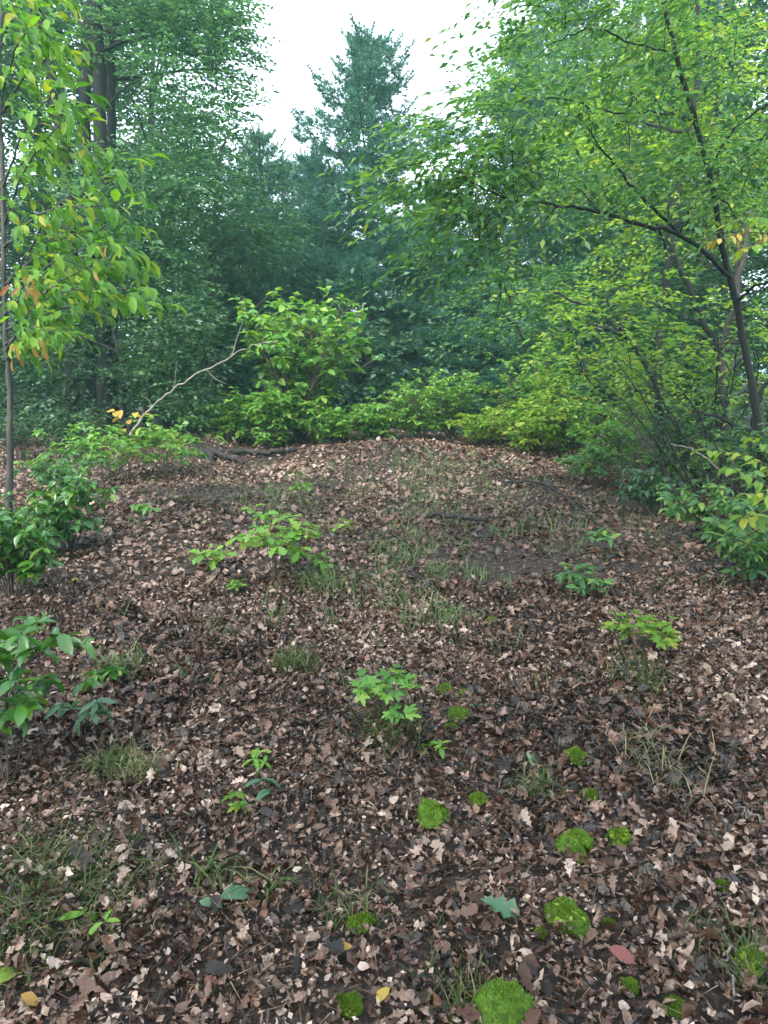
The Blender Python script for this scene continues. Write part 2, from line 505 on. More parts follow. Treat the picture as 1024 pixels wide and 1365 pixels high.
# ------------------------------------------------------------------ leaf litter
rng = np.random.default_rng(11)
litter = bpy.data.objects.new('leaf_litter', None)
COL.objects.link(litter)
litter['kind'] = 'stuff'
litter['label'] = 'carpet of brown dead leaves covering the clearing'
litter['category'] = 'leaf litter'
def litter_frames(x, y, n, tilt):
    e = .05
    nx_ = -(gz(x + e, y) - gz(x - e, y)) / (2 * e)
    ny_ = -(gz(x, y + e) - gz(x, y - e)) / (2 * e)
    up = nrm(np.stack([nx_, ny_, np.ones(n)], -1)) + rng.normal(0, tilt, (n, 3))
    a = rng.uniform(0, 2 * math.pi, n)
    d = np.stack([np.cos(a), np.sin(a), rng.normal(0, tilt * .6, n)], -1)
    d = d - nrm(up) * np.sum(d * nrm(up), -1, keepdims=True)
    return frames(d, up)
def bare(x, y):
    """patchiness of the litter: bare soil and mossy ground show through in places"""
    return vnoise(x / .8 + 3, y / .8, 7) + .5 * vnoise(x / .3, y / .3, 8)
# moss cushions (label, pixel, pixel width, seed, height): the litter lies round them, not on them
MOSS = [
    ('round bright moss cushion just left of centre among the lower cushions', 577, 1080, 56, 1, .7),
    ('small moss cushion right of the round bright one', 637, 1066, 34, 2, .7),
    ('oblong vivid moss cushion in front of a pale curled leaf', 766, 1120, 62, 3, .6),
    ('flat moss cushion beside a thin upright stalk', 769, 1005, 40, 4, .5),
    ('tiny moss patch between the flat cushion and the oblong one', 786, 1057, 30, 5, .4),
    ('moss cushion touching the bluish green leaf', 612, 948, 44, 6, .5),
    ('small pale moss patch above the bluish green leaf, on its left', 592, 916, 26, 7, .4),
    ('small pale moss patch above the bluish green leaf, on its right', 622, 922, 28, 8, .4),
    ('tiny moss dot left below the bluish green leaf', 602, 968, 20, 9, .4),
    ('broken flat moss mat below the oblong cushion', 755, 1212, 66, 10, .3),
    ('tiny moss scrap left of the broken moss mat', 720, 1245, 18, 11, .4),
    ('tiny moss scrap right of the broken moss mat', 812, 1232, 18, 12, .4),
    ('large grassy moss cushion at the bottom edge', 672, 1335, 84, 13, .6),
    ('moss cushion at the right edge near the bottom', 1003, 1275, 50, 14, .5),
    ('small moss patch at the bottom right of the large grassy one', 838, 1314, 30, 15, .4),
    ('second small moss patch toward the bottom right', 900, 1340, 34, 16, .4),
    ('small moss patch on the litter above the middle', 656, 826, 22, 17, .4),
    ('dull moss patch right of the oblong cushion', 826, 1112, 36, 18, .4),
    ('moss patch in the lower left of the middle', 482, 1225, 40, 19, .3),
    ('moss patch in the bottom middle left', 466, 1335, 34, 20, .3),
    ('small moss patch in the lower right', 965, 1180, 26, 21, .35),
]
_ms = []
for m_ in MOSS:
    g = G(m_[1], m_[2] + m_[3] * .25)
    _ms.append((g[0], g[1], m_[3] / FOC * math.hypot(g[1], CAM_Z - g[2]) * .34))
def off_moss(x, y):
    k = np.ones(len(x), bool)
    for mx, my, mr in _ms:
        k &= (x - mx) ** 2 + (y - my) ** 2 > (mr + .004) ** 2
    return k
_wet = G(655, 715)
near = Acc(); far = Acc()
oaks = [tpl_oak(s) for s in range(10)]
crisp = [tpl_crisp(50 + s) for s in range(16)]
chips = [tpl_chip(100 + s) for s in range(16)]
def strew(acc, tpls, n, y0, y1, halfw, s0, s1, tilt, lift, keep=None):
    y = np.sqrt(rng.uniform(y0 * y0, y1 * y1, n))
    x = rng.uniform(-1, 1, n) * (halfw + y * .62)
    if keep is not None:
        k = keep(x, y); x, y = x[k], y[k]
    n = len(x)
    z = gz(x, y) + rng.uniform(0, lift, n)
    R = litter_frames(x, y, n, tilt)
    s = np.exp(rng.uniform(np.log(s0), np.log(s1), n))
    w = rng.integers(0, len(tpls), n)
    # wet dark and dry pale drifts
    s = s * (1 + .5 * vnoise(x / 1.1 + 5, y / 1.1, 12))
    rd = np.clip(rng.random(n) + .45 * vnoise(x / .9, y / .9, 13) + .3 * vnoise(x / .25, y / .25, 14), 0, .999)
    f = sstep(3.2, 7, y)
    rd = rd * (.98 - .28 * f) + .18 * f + .09 * sstep(7, 10, y)
    rd = rd * (1 - .35 * np.exp(-((x - _wet[0]) / 1.1) ** 2 - ((y - _wet[1]) / 1.0) ** 2))   # damp dark patch in the middle distance
    for j, tp in enumerate(tpls):
        q = w == j
        acc.add(*place(tp, np.stack([x, y, z], -1)[q], R[q], s[q], rng, None, rd[q]))
kp = lambda x, y: bare(x, y) > -.36 + .25 * rng.random(len(x)) - .12
km = lambda x, y: kp(x, y) & off_moss(x, y)
strew(near, oaks, 5600, .9, 4.2, .5, .036, .088, .55, .036, km)
strew(near, crisp, 33000, .9, 4.6, .5, .020, .062, .6, .034, km)
strew(near, chips, 66000, .9, 4.6, .5, .010, .034, .6, .034, off_moss)
strew(far, chips, 82000, 4.4, 13.5, .6, .030, .078, .5, .036, kp)
strew(far, chips, 38000, 4.4, 13.5, .6, .018, .045, .5, .03)
obj('leaf_cover', near.mesh('leaf_cover', M['litter_cover']), litter, kind='stuff')
obj('leaf_cover', far.mesh('leaf_cover', M['litter_cover']), litter, kind='stuff')
# the leaves that show largest, one by one
LM = []
for s, tp in enumerate(oaks):
    LM.append(mesh_np('leaf', tp[0], tp[1], M['litter'], np.full(len(tp[1]), 0.0), True))
n = 290
y = rng.uniform(1.45, 2.9, 420); x = rng.uniform(-1, 1, 420) * (.52 * y + .02)
k = off_moss(x, y); x, y = x[k][:n], y[k][:n]
R = litter_frames(x, y, n, .3)
for q in range(n):
    o = bpy.data.objects.new('leaf', LM[q % len(LM)])
    COL.objects.link(o)
    o.parent = litter
    s = rng.uniform(.045, .085)
    o.matrix_local = Matrix.Translation((x[q], y[q], float(gz(x[q], y[q])) + rng.uniform(.018, .034))) @ Matrix(R[q].tolist()).to_4x4() @ Matrix.Scale(s, 4)
# brown pine needles strewn over it
n = 16000
y = np.sqrt(rng.uniform(.8, 60, n)); x = rng.uniform(-1, 1, n) * (.5 + .58 * y)
p = np.stack([x, y, gz(x, y) + rng.uniform(.012, .045, n)], -1)
v = nrm(np.stack([rng.normal(size=n), rng.normal(size=n), rng.normal(0, .22, n)], -1))
w = nrm(np.cross(v, [0, 0, 1.0])) * .0011
l = rng.uniform(.04, .10, n)[:, None]
nd = Acc()
nd.add(np.stack([p - w, p + w, p + v * l], 1).reshape(-1, 3), np.arange(3 * n).reshape(-1, 3), rng.random(n))
M['needle'] = leaf_mat('needle', [(0, (.06, .035, .02)), (.6, (.16, .10, .055)), (1, (.28, .20, .12))], 0.1, 0.5, (1, 1, 1), .3, wav=0)
obj('needle_cover', nd.mesh('needle_cover', M['needle']), litter, kind='stuff')
# loose twigs in the litter
tw = Acc()
for q in range(800):
    yy = math.sqrt(rng.uniform(1, 130)); xx = rng.uniform(-1, 1) * (.4 + .55 * yy)
    a = rng.uniform(0, math.pi); l = rng.uniform(.05, .3) * (1.6 if q % 9 == 0 else 1)
    pts = [(xx + (t - .5) * l * math.cos(a) + rng.normal(0, .008), yy + (t - .5) * l * math.sin(a) + rng.normal(0, .008)) for t in (0, .33, .66, 1)]
    pts = [(u, v, float(gz(u, v)) + .02 + rng.uniform(0, .015)) for u, v in pts]
    add_tube(tw, np.array(pts), rng.uniform(.0015, .004), .001, 4)
obj('twig_cover', tw.mesh('twig_cover', M['twig'], True), litter, kind='stuff')

# ------------------------------------------------------------------ pines
def make_pine_meshes(H, Rb, seed, nwh, low=.12):
    """trunk mesh with all limbs joined in, and needle crown mesh, of a white pine of height H, base at origin"""
    r = np.random.default_rng(seed)
    tr = Acc(); cr = Acc()
    path = smooth_path([(0, 0, -.3), (r.normal(0, .06), r.normal(0, .06), H * .35), (r.normal(0, .1), r.normal(0, .1), H * .7), (0, 0, H)], 8)
    add_tube(tr, path, H * .014 + .02, .012, 9, r, .04, .03)
    Pb, Dd = [], []
    zs = H * (low + (1 - low) * (np.linspace(0, 1, nwh) ** .9))
    for wi, z0 in enumerate(zs[:-1]):
        nb = r.integers(5, 8)
        a0 = r.uniform(0, 6.28)
        for b in range(nb):
            z = min(H * .975, z0 + r.normal(0, .16 if z0 < H * .85 else .05))
            f = np.clip(1 - (z / H - low) / (1 - low), 0, 1)
            a = a0 + b * 6.283 / nb + r.normal(0, .25)
            L = Rb * (f ** .85) * r.uniform(.55, 1.18) + .15
            if r.random() < .1: L *= .5
            up = .95 * (1 - f) ** 1.4 + .10 + r.normal(0, .10)
            base = np.array([0, 0, z])
            dh = np.array([math.cos(a), math.sin(a), 0])
            tipz = L * up * .6
            bp = smooth_path([base, base + dh * L * .45 + np.array([0, 0, tipz * .35 - L * .05 * f]), base + dh * L + np.array([0, 0, tipz])], 5)
            add_tube(tr, bp, .008 + L * .011, .004, 5)
            n = int(10 + 118 * L * (.35 + .65 * L / (Rb + .2)))
            t = r.uniform(.12, 1, n) ** .8
            q = np.stack([np.interp(t * (len(bp) - 1), np.arange(len(bp)), bp[:, c]) for c in range(3)], -1)
            w = (.52 * np.sin(np.clip(t * 1.05, 0, 1) * math.pi * .92) ** .8 + .06) * min(1.0, .25 + L * .35)
            sd_ = np.array([-dh[1], dh[0], 0])
            off = r.uniform(-1, 1, n) * w
            q = q + sd_ * off[:, None] + np.stack([np.zeros(n), np.zeros(n), r.normal(.03, .09, n) + .10 * np.abs(off)], -1)
            dd = nrm(dh * (.7 * np.ones(n))[:, None] + sd_ * (off * 1.6)[:, None] + np.stack([np.zeros(n), np.zeros(n), .25 + 1.0 * (1 - f) ** 2 + r.normal(0, .2, n)], -1) + r.normal(0, .2, (n, 3)))
            Pb.append(q); Dd.append(dd)
            # the branch tip carries an upturned shoot
            m = 3 + int(4 * (1 - f))
            u = np.arange(m)[:, None] * .06
            td = nrm(dh * .8 + np.array([0, 0, .3 + 1.1 * (1 - f)]))
            Pb.append(bp[-1] + td * u); Dd.append(np.repeat(td[None], m, 0))
    zt = np.arange(H * .9, H + .05, .05)
    Pb.append(np.stack([0 * zt, 0 * zt, zt], -1)); Dd.append(np.tile([0, 0, 1.0], (len(zt), 1)))
    for c in range(6):                                   # upright candles at the top
        a = r.uniform(0, 6.28); b = np.array([math.cos(a) * .16, math.sin(a) * .16, H * r.uniform(.93, .965)])
        u = np.arange(0, .35 + .3 * r.random(), .05)
        Pb.append(b + np.stack([math.cos(a) * .15 * u, math.sin(a) * .15 * u, u], -1)); Dd.append(np.tile([0, 0, 1.0], (len(u), 1)))
    Pb, Dd = np.concatenate(Pb), np.concatenate(Dd)
    n = len(Pb)
    Q = 11
    d = np.repeat(Dd, Q, 0); p = np.repeat(Pb, Q, 0)
    v = nrm(d * .75 + r.normal(0, .5, (n * Q, 3)))
    l = r.uniform(.10, .16, n * Q)
    w = nrm(np.cross(v, r.normal(size=(n * Q, 3)))) * .0098
    VV = np.stack([p - w, p + w, p + v * l[:, None]], 1).reshape(-1, 3)
    cr.add(VV, np.arange(n * Q * 3).reshape(-1, 3), np.repeat(r.random(n), Q))
    return tr.mesh('trunk', M['bark'], True), cr.mesh('crown', M['pine'])
PINES = [make_pine_meshes(10.0, 3.9, 1, 24, .05), make_pine_meshes(10.0, 3.5, 2, 21, .06), make_pine_meshes(10.0, 4.0, 3, 22, .05)]
def pine(v, px, py, d, label, rz=0, wide=1.0, name='pine_tree'):
    top = P(px, py, d)
    b = np.array([top[0], d, float(gz(top[0], d))])
    h = top[2] - b[2]
    t = thing(name, label, 'pine tree', b, 'pines behind the clearing')
    t.rotation_euler = (0, 0, rz)
    k = h / 10.0
    t.scale = (k * wide, k * wide, k)
    for nm, me in zip(('trunk', 'crown'), PINES[v]):
        o = bpy.data.objects.new(nm, me)
        COL.objects.link(o); o.parent = t
        if nm == 'crown': o['kind'] = 'stuff'
    return t
pine(0, 490, 44, 19.0, 'tall pointed white pine in the centre with its top bare against the sky', .3, 1.3)
pine(1, 690, 42, 21.0, 'pine whose crown juts into the sky just right of the central pine', 1.2, .95)
pine(2, 775, -120, 23.0, 'tallest pine, running out of the top of the picture on the right', 2.1, .8)
pine(1, 345, 175, 23.0, 'bluish pine left of the central pine with reddish dead tips on top', 2.9, 1.15)
pine(2, 415, 205, 25.0, 'rounded pine showing between the central pine and the one to its left', .5, 1.2)
pine(0, 300, 290, 17.5, 'low dark pine behind the bright green sapling, on its left side', 4.0, 1.5)
pine(2, 580, 260, 22.0, 'shorter pine filling the gap right of the central pine', 5.0, 1.25)
pine(1, 930, -60, 24.0, 'tall pine behind the leaning dark-barked tree on the right', 3.3, 1.0)
pine(0, 640, 330, 17.0, 'low spreading pine right of the central trunk, above the back shrubs', 1.8, 1.5)

# ------------------------------------------------------------------ broadleaf trees behind
LO = tpl_lo(.35, .26); LO_N = tpl_lo(.3, .17)
def tree_from_regions(name, label, cat, base, stems, regions, mat, leaf, seed, bark='bark', dens=26, L=.5, K=8, droop=.3, tpl=LO, rad=.12, group=None, limbs=10, center_d=None, hang=0.0, nz=.5):
    """stems: list of point lists (trunks); regions: list of (poly, d0, d1, n, rmin, rmax)"""
    r = np.random.default_rng(seed)
    t = thing(name, label, cat, base, group)
    for k, s in enumerate(stems):
        pts, r0, r1 = s
        obj('trunk', tube_mesh('trunk', M[bark], smooth_path(pts, 8, .012, r), r0, r1, 9, r, .05, r0 * .35), t)
    crown = Acc(); crown.twig = Acc()
    C, Rr = [], []
    for poly, d0, d1, n, r0, r1 in regions:
        for q in poly_points(poly, n, r):
            d = r.uniform(d0, d1)
            C.append(P(q[0], q[1], d)); s = r.uniform(r0, r1); Rr.append((s, s, s * r.uniform(.5, .75)))
    C = np.array(C)
    allp = np.concatenate([smooth_path(s[0], 8) for s in stems])
    cen = C.mean(0)
    clump_sprays(crown, C, np.array(Rr), dens * 1.9, r, tpl, L, K, leaf * 1.15, droop, cen, hang=hang, nz=nz)
    o = obj('crown', crown.mesh('crown', M[mat]), t, kind='stuff')
    if crown.twig.V:
        obj('twigs', crown.twig.mesh('twigs', M[bark]), t, kind='stuff')
    idx = r.permutation(len(C))[:limbs]
    for q in idx:
        c = C[q]
        dd = np.linalg.norm(allp - c, axis=1) + np.where(allp[:, 2] > c[2] - .1, 2.0, 0)
        s = allp[dd.argmin()]
        m = (s + c) / 2 + np.array([0, 0, .12 * np.linalg.norm(c - s)]) + r.normal(0, .08, 3)
        ln = np.linalg.norm(c - s)
        obj('branch', tube_mesh('branch', M[bark], smooth_path([s, m, c], 6, .01, r), min(.06, .012 + .012 * ln), .006, 6), t)
    return t
def at_ground(px, d):
    p = P(px, 600, d)
    return np.array([p[0], d, float(gz(p[0], d))])
def stem_px(pts, d, dd=0):
    """trunk control points from pixels at depth d; the first stands on the ground"""
    b = at_ground(pts[0][0], d)
    out = [b - np.array([0, 0, .15])]
    for k, q in enumerate(pts[1:]):
        out.append(P(q[0], q[1], d + dd * (k + 1)))
    return out

# big many-stemmed tree on the left
tree_from_regions('broadleaf_tree', 'big many-trunked tree with dark stems and dense foliage, upper left', 'tree', at_ground(125, 12.5),
    [(stem_px([(140, 600), (138, 350), (133, 150), (125, -60)], 12.5), .13, .09),
     (stem_px([(120, 600), (122, 400), (112, 180), (118, 60), (128, -50)], 12.7), .12, .08),
     (stem_px([(95, 600), (95, 380), (85, 200), (55, 50), (35, -40)], 12.3), .11, .07),
     (stem_px([(150, 600), (152, 420), (148, 200), (150, 60), (165, -40)], 12.9), .09, .06)],
    [([(150, -60), (300, -60), (325, 40), (300, 110), (250, 140), (230, 250), (160, 260), (165, 100)], 11.5, 14.0, 40, .35, .65),
     ([(-60, -60), (60, -60), (90, 60), (60, 200), (-60, 250)], 11.5, 14.0, 18, .35, .6),
     ([(155, 230), (250, 200), (290, 230), (250, 330), (245, 440), (200, 520), (120, 460), (120, 300)], 11.5, 13.6, 34, .35, .6),
     ([(330, 35), (348, 55), (325, 80), (300, 60)], 12.5, 13, 2, .12, .2)],
    'leaf_teal', .085, 21, 'bark_dark', 34, .45, 8, .3, limbs=16)
# dark understory on the left, below it
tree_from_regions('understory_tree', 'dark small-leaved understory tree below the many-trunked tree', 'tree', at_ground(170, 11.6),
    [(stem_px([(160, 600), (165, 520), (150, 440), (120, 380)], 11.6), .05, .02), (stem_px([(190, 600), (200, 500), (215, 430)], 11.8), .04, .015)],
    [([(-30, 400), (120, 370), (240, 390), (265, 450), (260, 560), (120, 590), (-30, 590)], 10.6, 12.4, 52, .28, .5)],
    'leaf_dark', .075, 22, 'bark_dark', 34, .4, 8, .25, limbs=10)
tree_from_regions('broadleaf_tree', 'pale slender hardwood between the many-trunked tree and the pines', 'tree', at_ground(285, 15),
    [(stem_px([(285, 600), (280, 400), (290, 250), (300, 180)], 15), .07, .02)],
    [([(240, 230), (300, 190), (350, 230), (360, 330), (300, 380), (240, 340)], 14.2, 16, 20, .35, .6)],
    'leaf_teal', .09, 23, 'bark', 24, .5, 8, .3, limbs=8)

# fallback forest behind everything
def far_tree_meshes(seed, H, mat):
    r = np.random.default_rng(seed)
    tr = Acc(); cr = Acc()
    add_tube(tr, smooth_path([(0, 0, -.4), (r.normal(0, .2), r.normal(0, .2), H * .5), (r.normal(0, .4), 0, H * .9)], 8), .16, .03, 8, r, .04, .08)
    m = 46
    zz = r.uniform(.12, 1, m)
    rad = 2.6 * np.sqrt(np.clip(1 - ((zz - .55) / .52) ** 2, .05, 1))
    a = r.uniform(0, 6.28, m); q = np.sqrt(r.random(m))
    C = np.stack([np.cos(a) * rad * q, np.sin(a) * rad * q, zz * H], -1)
    for c in C[:14]:
        add_tube(tr, smooth_path([(0, 0, max(.5, c[2] - 1.2)), (c[0] * .5, c[1] * .5, c[2] - .3), c], 4), .04, .008, 5)  # limbs are joined into the trunk mesh
    s = r.uniform(.6, 1.05, m)
    clump_sprays(cr, C, np.stack([s, s, s * .65], -1), 26, r, LO, .6, 7, .15, .3, np.array([0, 0, H * .5]), twig=False)
    return tr.mesh('trunk', M['bark'], True), cr.mesh('crown', M[mat])
FAR = [far_tree_meshes(31, 11, 'leaf_teal'), far_tree_meshes(32, 11, 'leaf_mid'), far_tree_meshes(33, 11, 'leaf_dark')]
def far_tree(v, px, py, d, label, rz):
    top = P(px, py, d)
    b = np.array([top[0], d, float(gz(top[0], d))])
    k = max(.35, (top[2] - b[2]) / 11.0)
    t = thing('hardwood_tree', label, 'tree', b, 'hardwoods at the back of the wood')
    t.rotation_euler = (0, 0, rz); t.scale = (k ** .6, k ** .6, k)
    for nm, me in zip(('trunk', 'crown'), FAR[v]):
        o = bpy.data.objects.new(nm, me)
        COL.objects.link(o); o.parent = t
        if nm == 'crown': o['kind'] = 'stuff'
far_tree(0, 60, -150, 20, 'hardwood at the far left behind the many-trunked tree', 0)
far_tree(2, 200, 120, 24, 'dark hardwood behind the right half of the many-trunked tree', 1)
far_tree(1, 390, 230, 32, 'yellow-green hardwood far behind, left of the central pine', 2)
far_tree(0, 600, 330, 34, 'hardwood far behind, low in the gap right of the central pine', 3)
far_tree(1, 740, 150, 30, 'leafy hardwood far behind the pines on the right', 4)
far_tree(1, 850, -200, 19, 'tall leafy hardwood behind the leaning dark-barked tree', 5)
far_tree(0, 985, -220, 17, 'tall hardwood in the upper right corner behind the leaning tree', 6)
far_tree(2, 1100, -150, 15, 'hardwood at the right edge behind the thicket', 2.5)
far_tree(2, -90, -100, 15, 'hardwood cut off by the left edge', 3.5)
far_tree(0, 480, 330, 38, 'hardwood deep in the wood behind the central pine trunk', 4.4)
far_tree(1, 270, 260, 30, 'hardwood deep in the wood between the many-trunked tree and the pines', .7)
far_tree(0, 150, 200, 28, 'hardwood deep in the wood right behind the dark trunks on the left', 2.2)
far_tree(2, 345, 330, 27, 'low hardwood in the dusk behind the bright sapling', 3.1)
far_tree(0, 545, 300, 29, 'low hardwood in the dusk right of the central pine trunk', .2)
far_tree(2, 665, 300, 28, 'low hardwood behind the right end of the back shrubs', 5.2)
far_tree(0, 910, 100, 27, 'hardwood deep in the wood behind the thicket', 3.9)
far_tree(2, 20, -120, 16.5, 'dark hardwood filling the upper left corner behind the slender tree', 1.9)
far_tree(0, 190, -60, 18, 'hardwood rising right behind the dark trunks, upper left', .9)
far_tree(2, 1010, 120, 14, 'dark hardwood low at the right edge behind the leaning trunk', 4.1)
far_tree(2, 30, 250, 22, 'hardwood low in the wood at the left edge', 5.7)
far_tree(2, 820, 250, 26, 'dark hardwood low in the wood on the right, behind the thicket', 1.4)

# the wood goes on behind the viewer and shades the near ground
for v, x_, y_, k_, lab in [(0, -3.4, -3.6, 1.05, 'hardwood standing behind the viewer to the left'), (1, 3.2, -4.6, 1.0, 'hardwood standing behind the viewer to the right'), (2, -.4, -7.5, 1.25, 'tall hardwood straight behind the viewer')]:
    t = thing('hardwood_tree', lab, 'tree', (x_, y_, float(gz(x_, y_))), 'hardwoods behind the viewer')
    t.scale = (k_, k_, k_)
    for nm, me in zip(('trunk', 'crown'), FAR[v]):
        o = bpy.data.objects.new(nm, me)
        COL.objects.link(o); o.parent = t
        if nm == 'crown': o['kind'] = 'stuff'
# undergrowth closing the view between the trunks
r = np.random.default_rng(39)
ug = Acc()
n = 240
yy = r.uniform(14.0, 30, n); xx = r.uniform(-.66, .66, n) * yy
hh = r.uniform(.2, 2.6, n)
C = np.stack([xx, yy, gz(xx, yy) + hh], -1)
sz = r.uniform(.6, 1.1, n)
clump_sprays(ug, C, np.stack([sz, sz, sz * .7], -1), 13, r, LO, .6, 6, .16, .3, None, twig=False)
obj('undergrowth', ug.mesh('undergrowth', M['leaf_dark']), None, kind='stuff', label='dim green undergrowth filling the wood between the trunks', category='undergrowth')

# ------------------------------------------------------------------ leaning dark-barked tree on the right
r = np.random.default_rng(41)
D0 = 6.3
lb = at_ground(1022, D0)
lean = thing('leaning_tree', 'leaning slender tree with near-black bark and fine layered foliage, right', 'tree', lb)
def pth(pts): return [P(a, b, c) for a, b, c in pts]
trunk_p = [lb - np.array([0, 0, .15])] + pth([(1012, 580, 6.3), (985, 420, 6.25), (963, 330, 6.2), (948, 240, 6.1), (915, 120, 6.0), (885, 10, 5.9), (860, -90, 5.8)])
obj('trunk', tube_mesh('trunk', M['bark_dark'], smooth_path(trunk_p, 8, .004, r), .034, .012, 9, r, .04, .010), lean)
BR = [([(975, 370, 6.22), (910, 315, 6.0), (850, 298, 5.7), (800, 283, 5.5), (735, 272, 5.2), (680, 265, 5.0), (620, 240, 4.8)], .026, .006),
      ([(912, 317, 6.0), (860, 268, 5.9), (825, 225, 5.8), (800, 195, 5.7), (770, 150, 5.6)], .019, .005),
      ([(946, 235, 6.1), (965, 190, 6.0), (1000, 155, 5.8), (1040, 130, 5.6)], .017, .008),
      ([(925, 160, 6.05), (880, 150, 5.8), (820, 150, 5.5), (740, 130, 5.2), (660, 140, 5.0)], .014, .004),
      ([(900, 70, 5.95), (850, 60, 5.7), (790, 40, 5.4), (730, 60, 5.2)], .013, .004),
      ([(905, 312, 6.0), (925, 280, 5.9), (930, 265, 5.8)], .010, .004),
      ([(800, 283, 5.5), (780, 260, 5.5), (755, 240, 5.4)], .007, .003),
      ([(745, 273, 5.25), (715, 310, 5.2), (700, 330, 5.1)], .007, .003),
      ([(985, 400, 6.2), (1010, 380, 6.0), (1050, 370, 5.8)], .02, .01),
      ([(950, 250, 6.1), (990, 300, 5.6), (960, 310, 5.0), (930, 320, 4.6)], .01, .004)]
for pts, r0, r1 in BR:
    obj('branch', tube_mesh('branch', M['bark_dark'], smooth_path(pth(pts), 7, .006, r), r0 * .72, r1 * .8, 7), lean)
def layered(acc, regs, rr, leaf, tpl, dens, L, K, droop, flat=.3, hang=.15, nz=.35, mean_dir=(-1, -.3, 0)):
    """flat drooping sprays"""
    for poly, d0, d1, n, r0, r1 in regs:
        for q in poly_points(poly, n, rr):
            c = P(q[0], q[1], rr.uniform(d0, d1)); s = rr.uniform(r0, r1)
            m = int(dens * s * s * 4)
            b = in_ball(rr, m, .1) * np.array([s, s, s * flat])
            D = nrm(nrm(b) * .6 + np.array(mean_dir) * .7 + rr.normal(0, .3, (m, 3)) * np.array([1, 1, .3]) + np.array([0, 0, -.1]))
            sprays(acc, c + b, D, L * rr.uniform(.6, 1.3, m), K, leaf, rr, tpl, droop, hang=hang, nz=nz)
cr = Acc(); cr.twig = Acc()
layered(cr, [([(560, 180), (640, 150), (720, 100), (760, 180), (740, 260), (690, 330), (600, 340), (560, 280)], 4.6, 5.8, 30, .25, .45),
             ([(720, -40), (1040, -40), (1040, 60), (930, 100), (880, 140), (760, 130), (720, 60)], 5.2, 7.0, 24, .3, .5),
             ([(780, 130), (900, 130), (920, 220), (880, 280), (830, 250)], 5.2, 7.0, 8, .25, .42),
             ([(960, 180), (1040, 160), (1040, 300), (980, 330)], 5.2, 6.8, 12, .25, .42),
             ([(655, -4), (695, -4), (685, 14), (662, 14)], 5, 5.2, 3, .05, .08),
             ([(600, 330), (700, 320), (690, 380), (620, 380)], 4.6, 5.4, 6, .2, .3)],
        r, .074, tpl_lo(.3, .20), 30, .36, 9, .25)
obj('crown', cr.mesh('crown', M['leaf_mid']), lean, kind='stuff')
obj('twigs', cr.twig.mesh('twigs', M['bark_dark']), lean, kind='stuff')

# second tree of the same layered kind further back, bright and sky-lit
tree_from_regions('broadleaf_tree', 'bright yellow-green tree in the light behind the leaning tree', 'tree', at_ground(880, 10.5),
    [(stem_px([(882, 620), (878, 480), (890, 350), (905, 250), (930, 100), (925, -50)], 10.5), .06, .03)],
    [([(760, 60), (900, 20), (1040, 40), (1040, 330), (900, 330), (800, 300), (740, 200)], 9.5, 12, 34, .35, .6)],
    'leaf_lime', .085, 24, 'bark_dark', 17, .45, 8, .3, limbs=12)

# thicket of stems on the right
def thicket_tree(label, pts, d, r0, regs, mat, seed, leaf=.08, dens=18, name='understory_tree', limbs=6, bark='bark_dark', K=7):
    return tree_from_regions(name, label, 'tree', at_ground(pts[0][0], d), [(stem_px(pts, d), r0, r0 * .4)], regs, mat, leaf, seed, bark, dens, .4, K, .3, limbs=limbs)
thicket_tree('understory tree with a crooked dark stem in the thicket left of the leaning tree', [(950, 640), (955, 560), (960, 480), (935, 420), (900, 340), (890, 260)], 8.6, .05,
             [([(860, 380), (1000, 380), (1030, 480), (960, 540), (860, 500)], 8, 9.6, 14, .2, .4)], 'leaf_mid', 51)
thicket_tree('thin double-curved understory tree at the edge of the thicket', [(890, 640), (880, 540), (850, 470), (800, 420), (740, 390)], 8.8, .03,
             [([(700, 360), (860, 370), (900, 440), (850, 520), (740, 470)], 8.4, 10.5, 18, .22, .42)], 'leaf_lime', 52)
thicket_tree('upright grey-stemmed understory tree inside the thicket', [(965, 650), (970, 560), (962, 470), (985, 380), (1000, 280)], 7.8, .045,
             [([(930, 400), (1040, 380), (1050, 560), (960, 560)], 7.4, 8.8, 14, .2, .38)], 'leaf_lime', 53, bark='bark')
thicket_tree('leafy understory tree in front of the pines, right of the back shrubs', [(715, 610), (712, 540), (700, 470), (680, 400)], 12.5, .035,
             [([(620, 360), (740, 350), (760, 470), (700, 500), (620, 440)], 11.8, 13.5, 20, .3, .48)], 'leaf_mid', 54)
thicket_tree('low dark understory tree at the right edge under the leaning trunk', [(1010, 680), (1000, 600), (1010, 540), (1040, 480)], 6.9, .035,
             [([(880, 560), (1040, 540), (1050, 660), (940, 650)], 6.8, 8.0, 14, .2, .36)], 'leaf_dark', 55, leaf=.065, dens=22)
thicket_tree('sunlit shrub-like tree with pale yellow tips behind the right edge of the clearing', [(790, 620), (795, 560), (785, 510), (770, 480)], 11.2, .03,
             [([(700, 480), (870, 475), (890, 530), (800, 560), (700, 540)], 10.6, 12, 20, .25, .42)], 'leaf_lime', 56, leaf=.09)
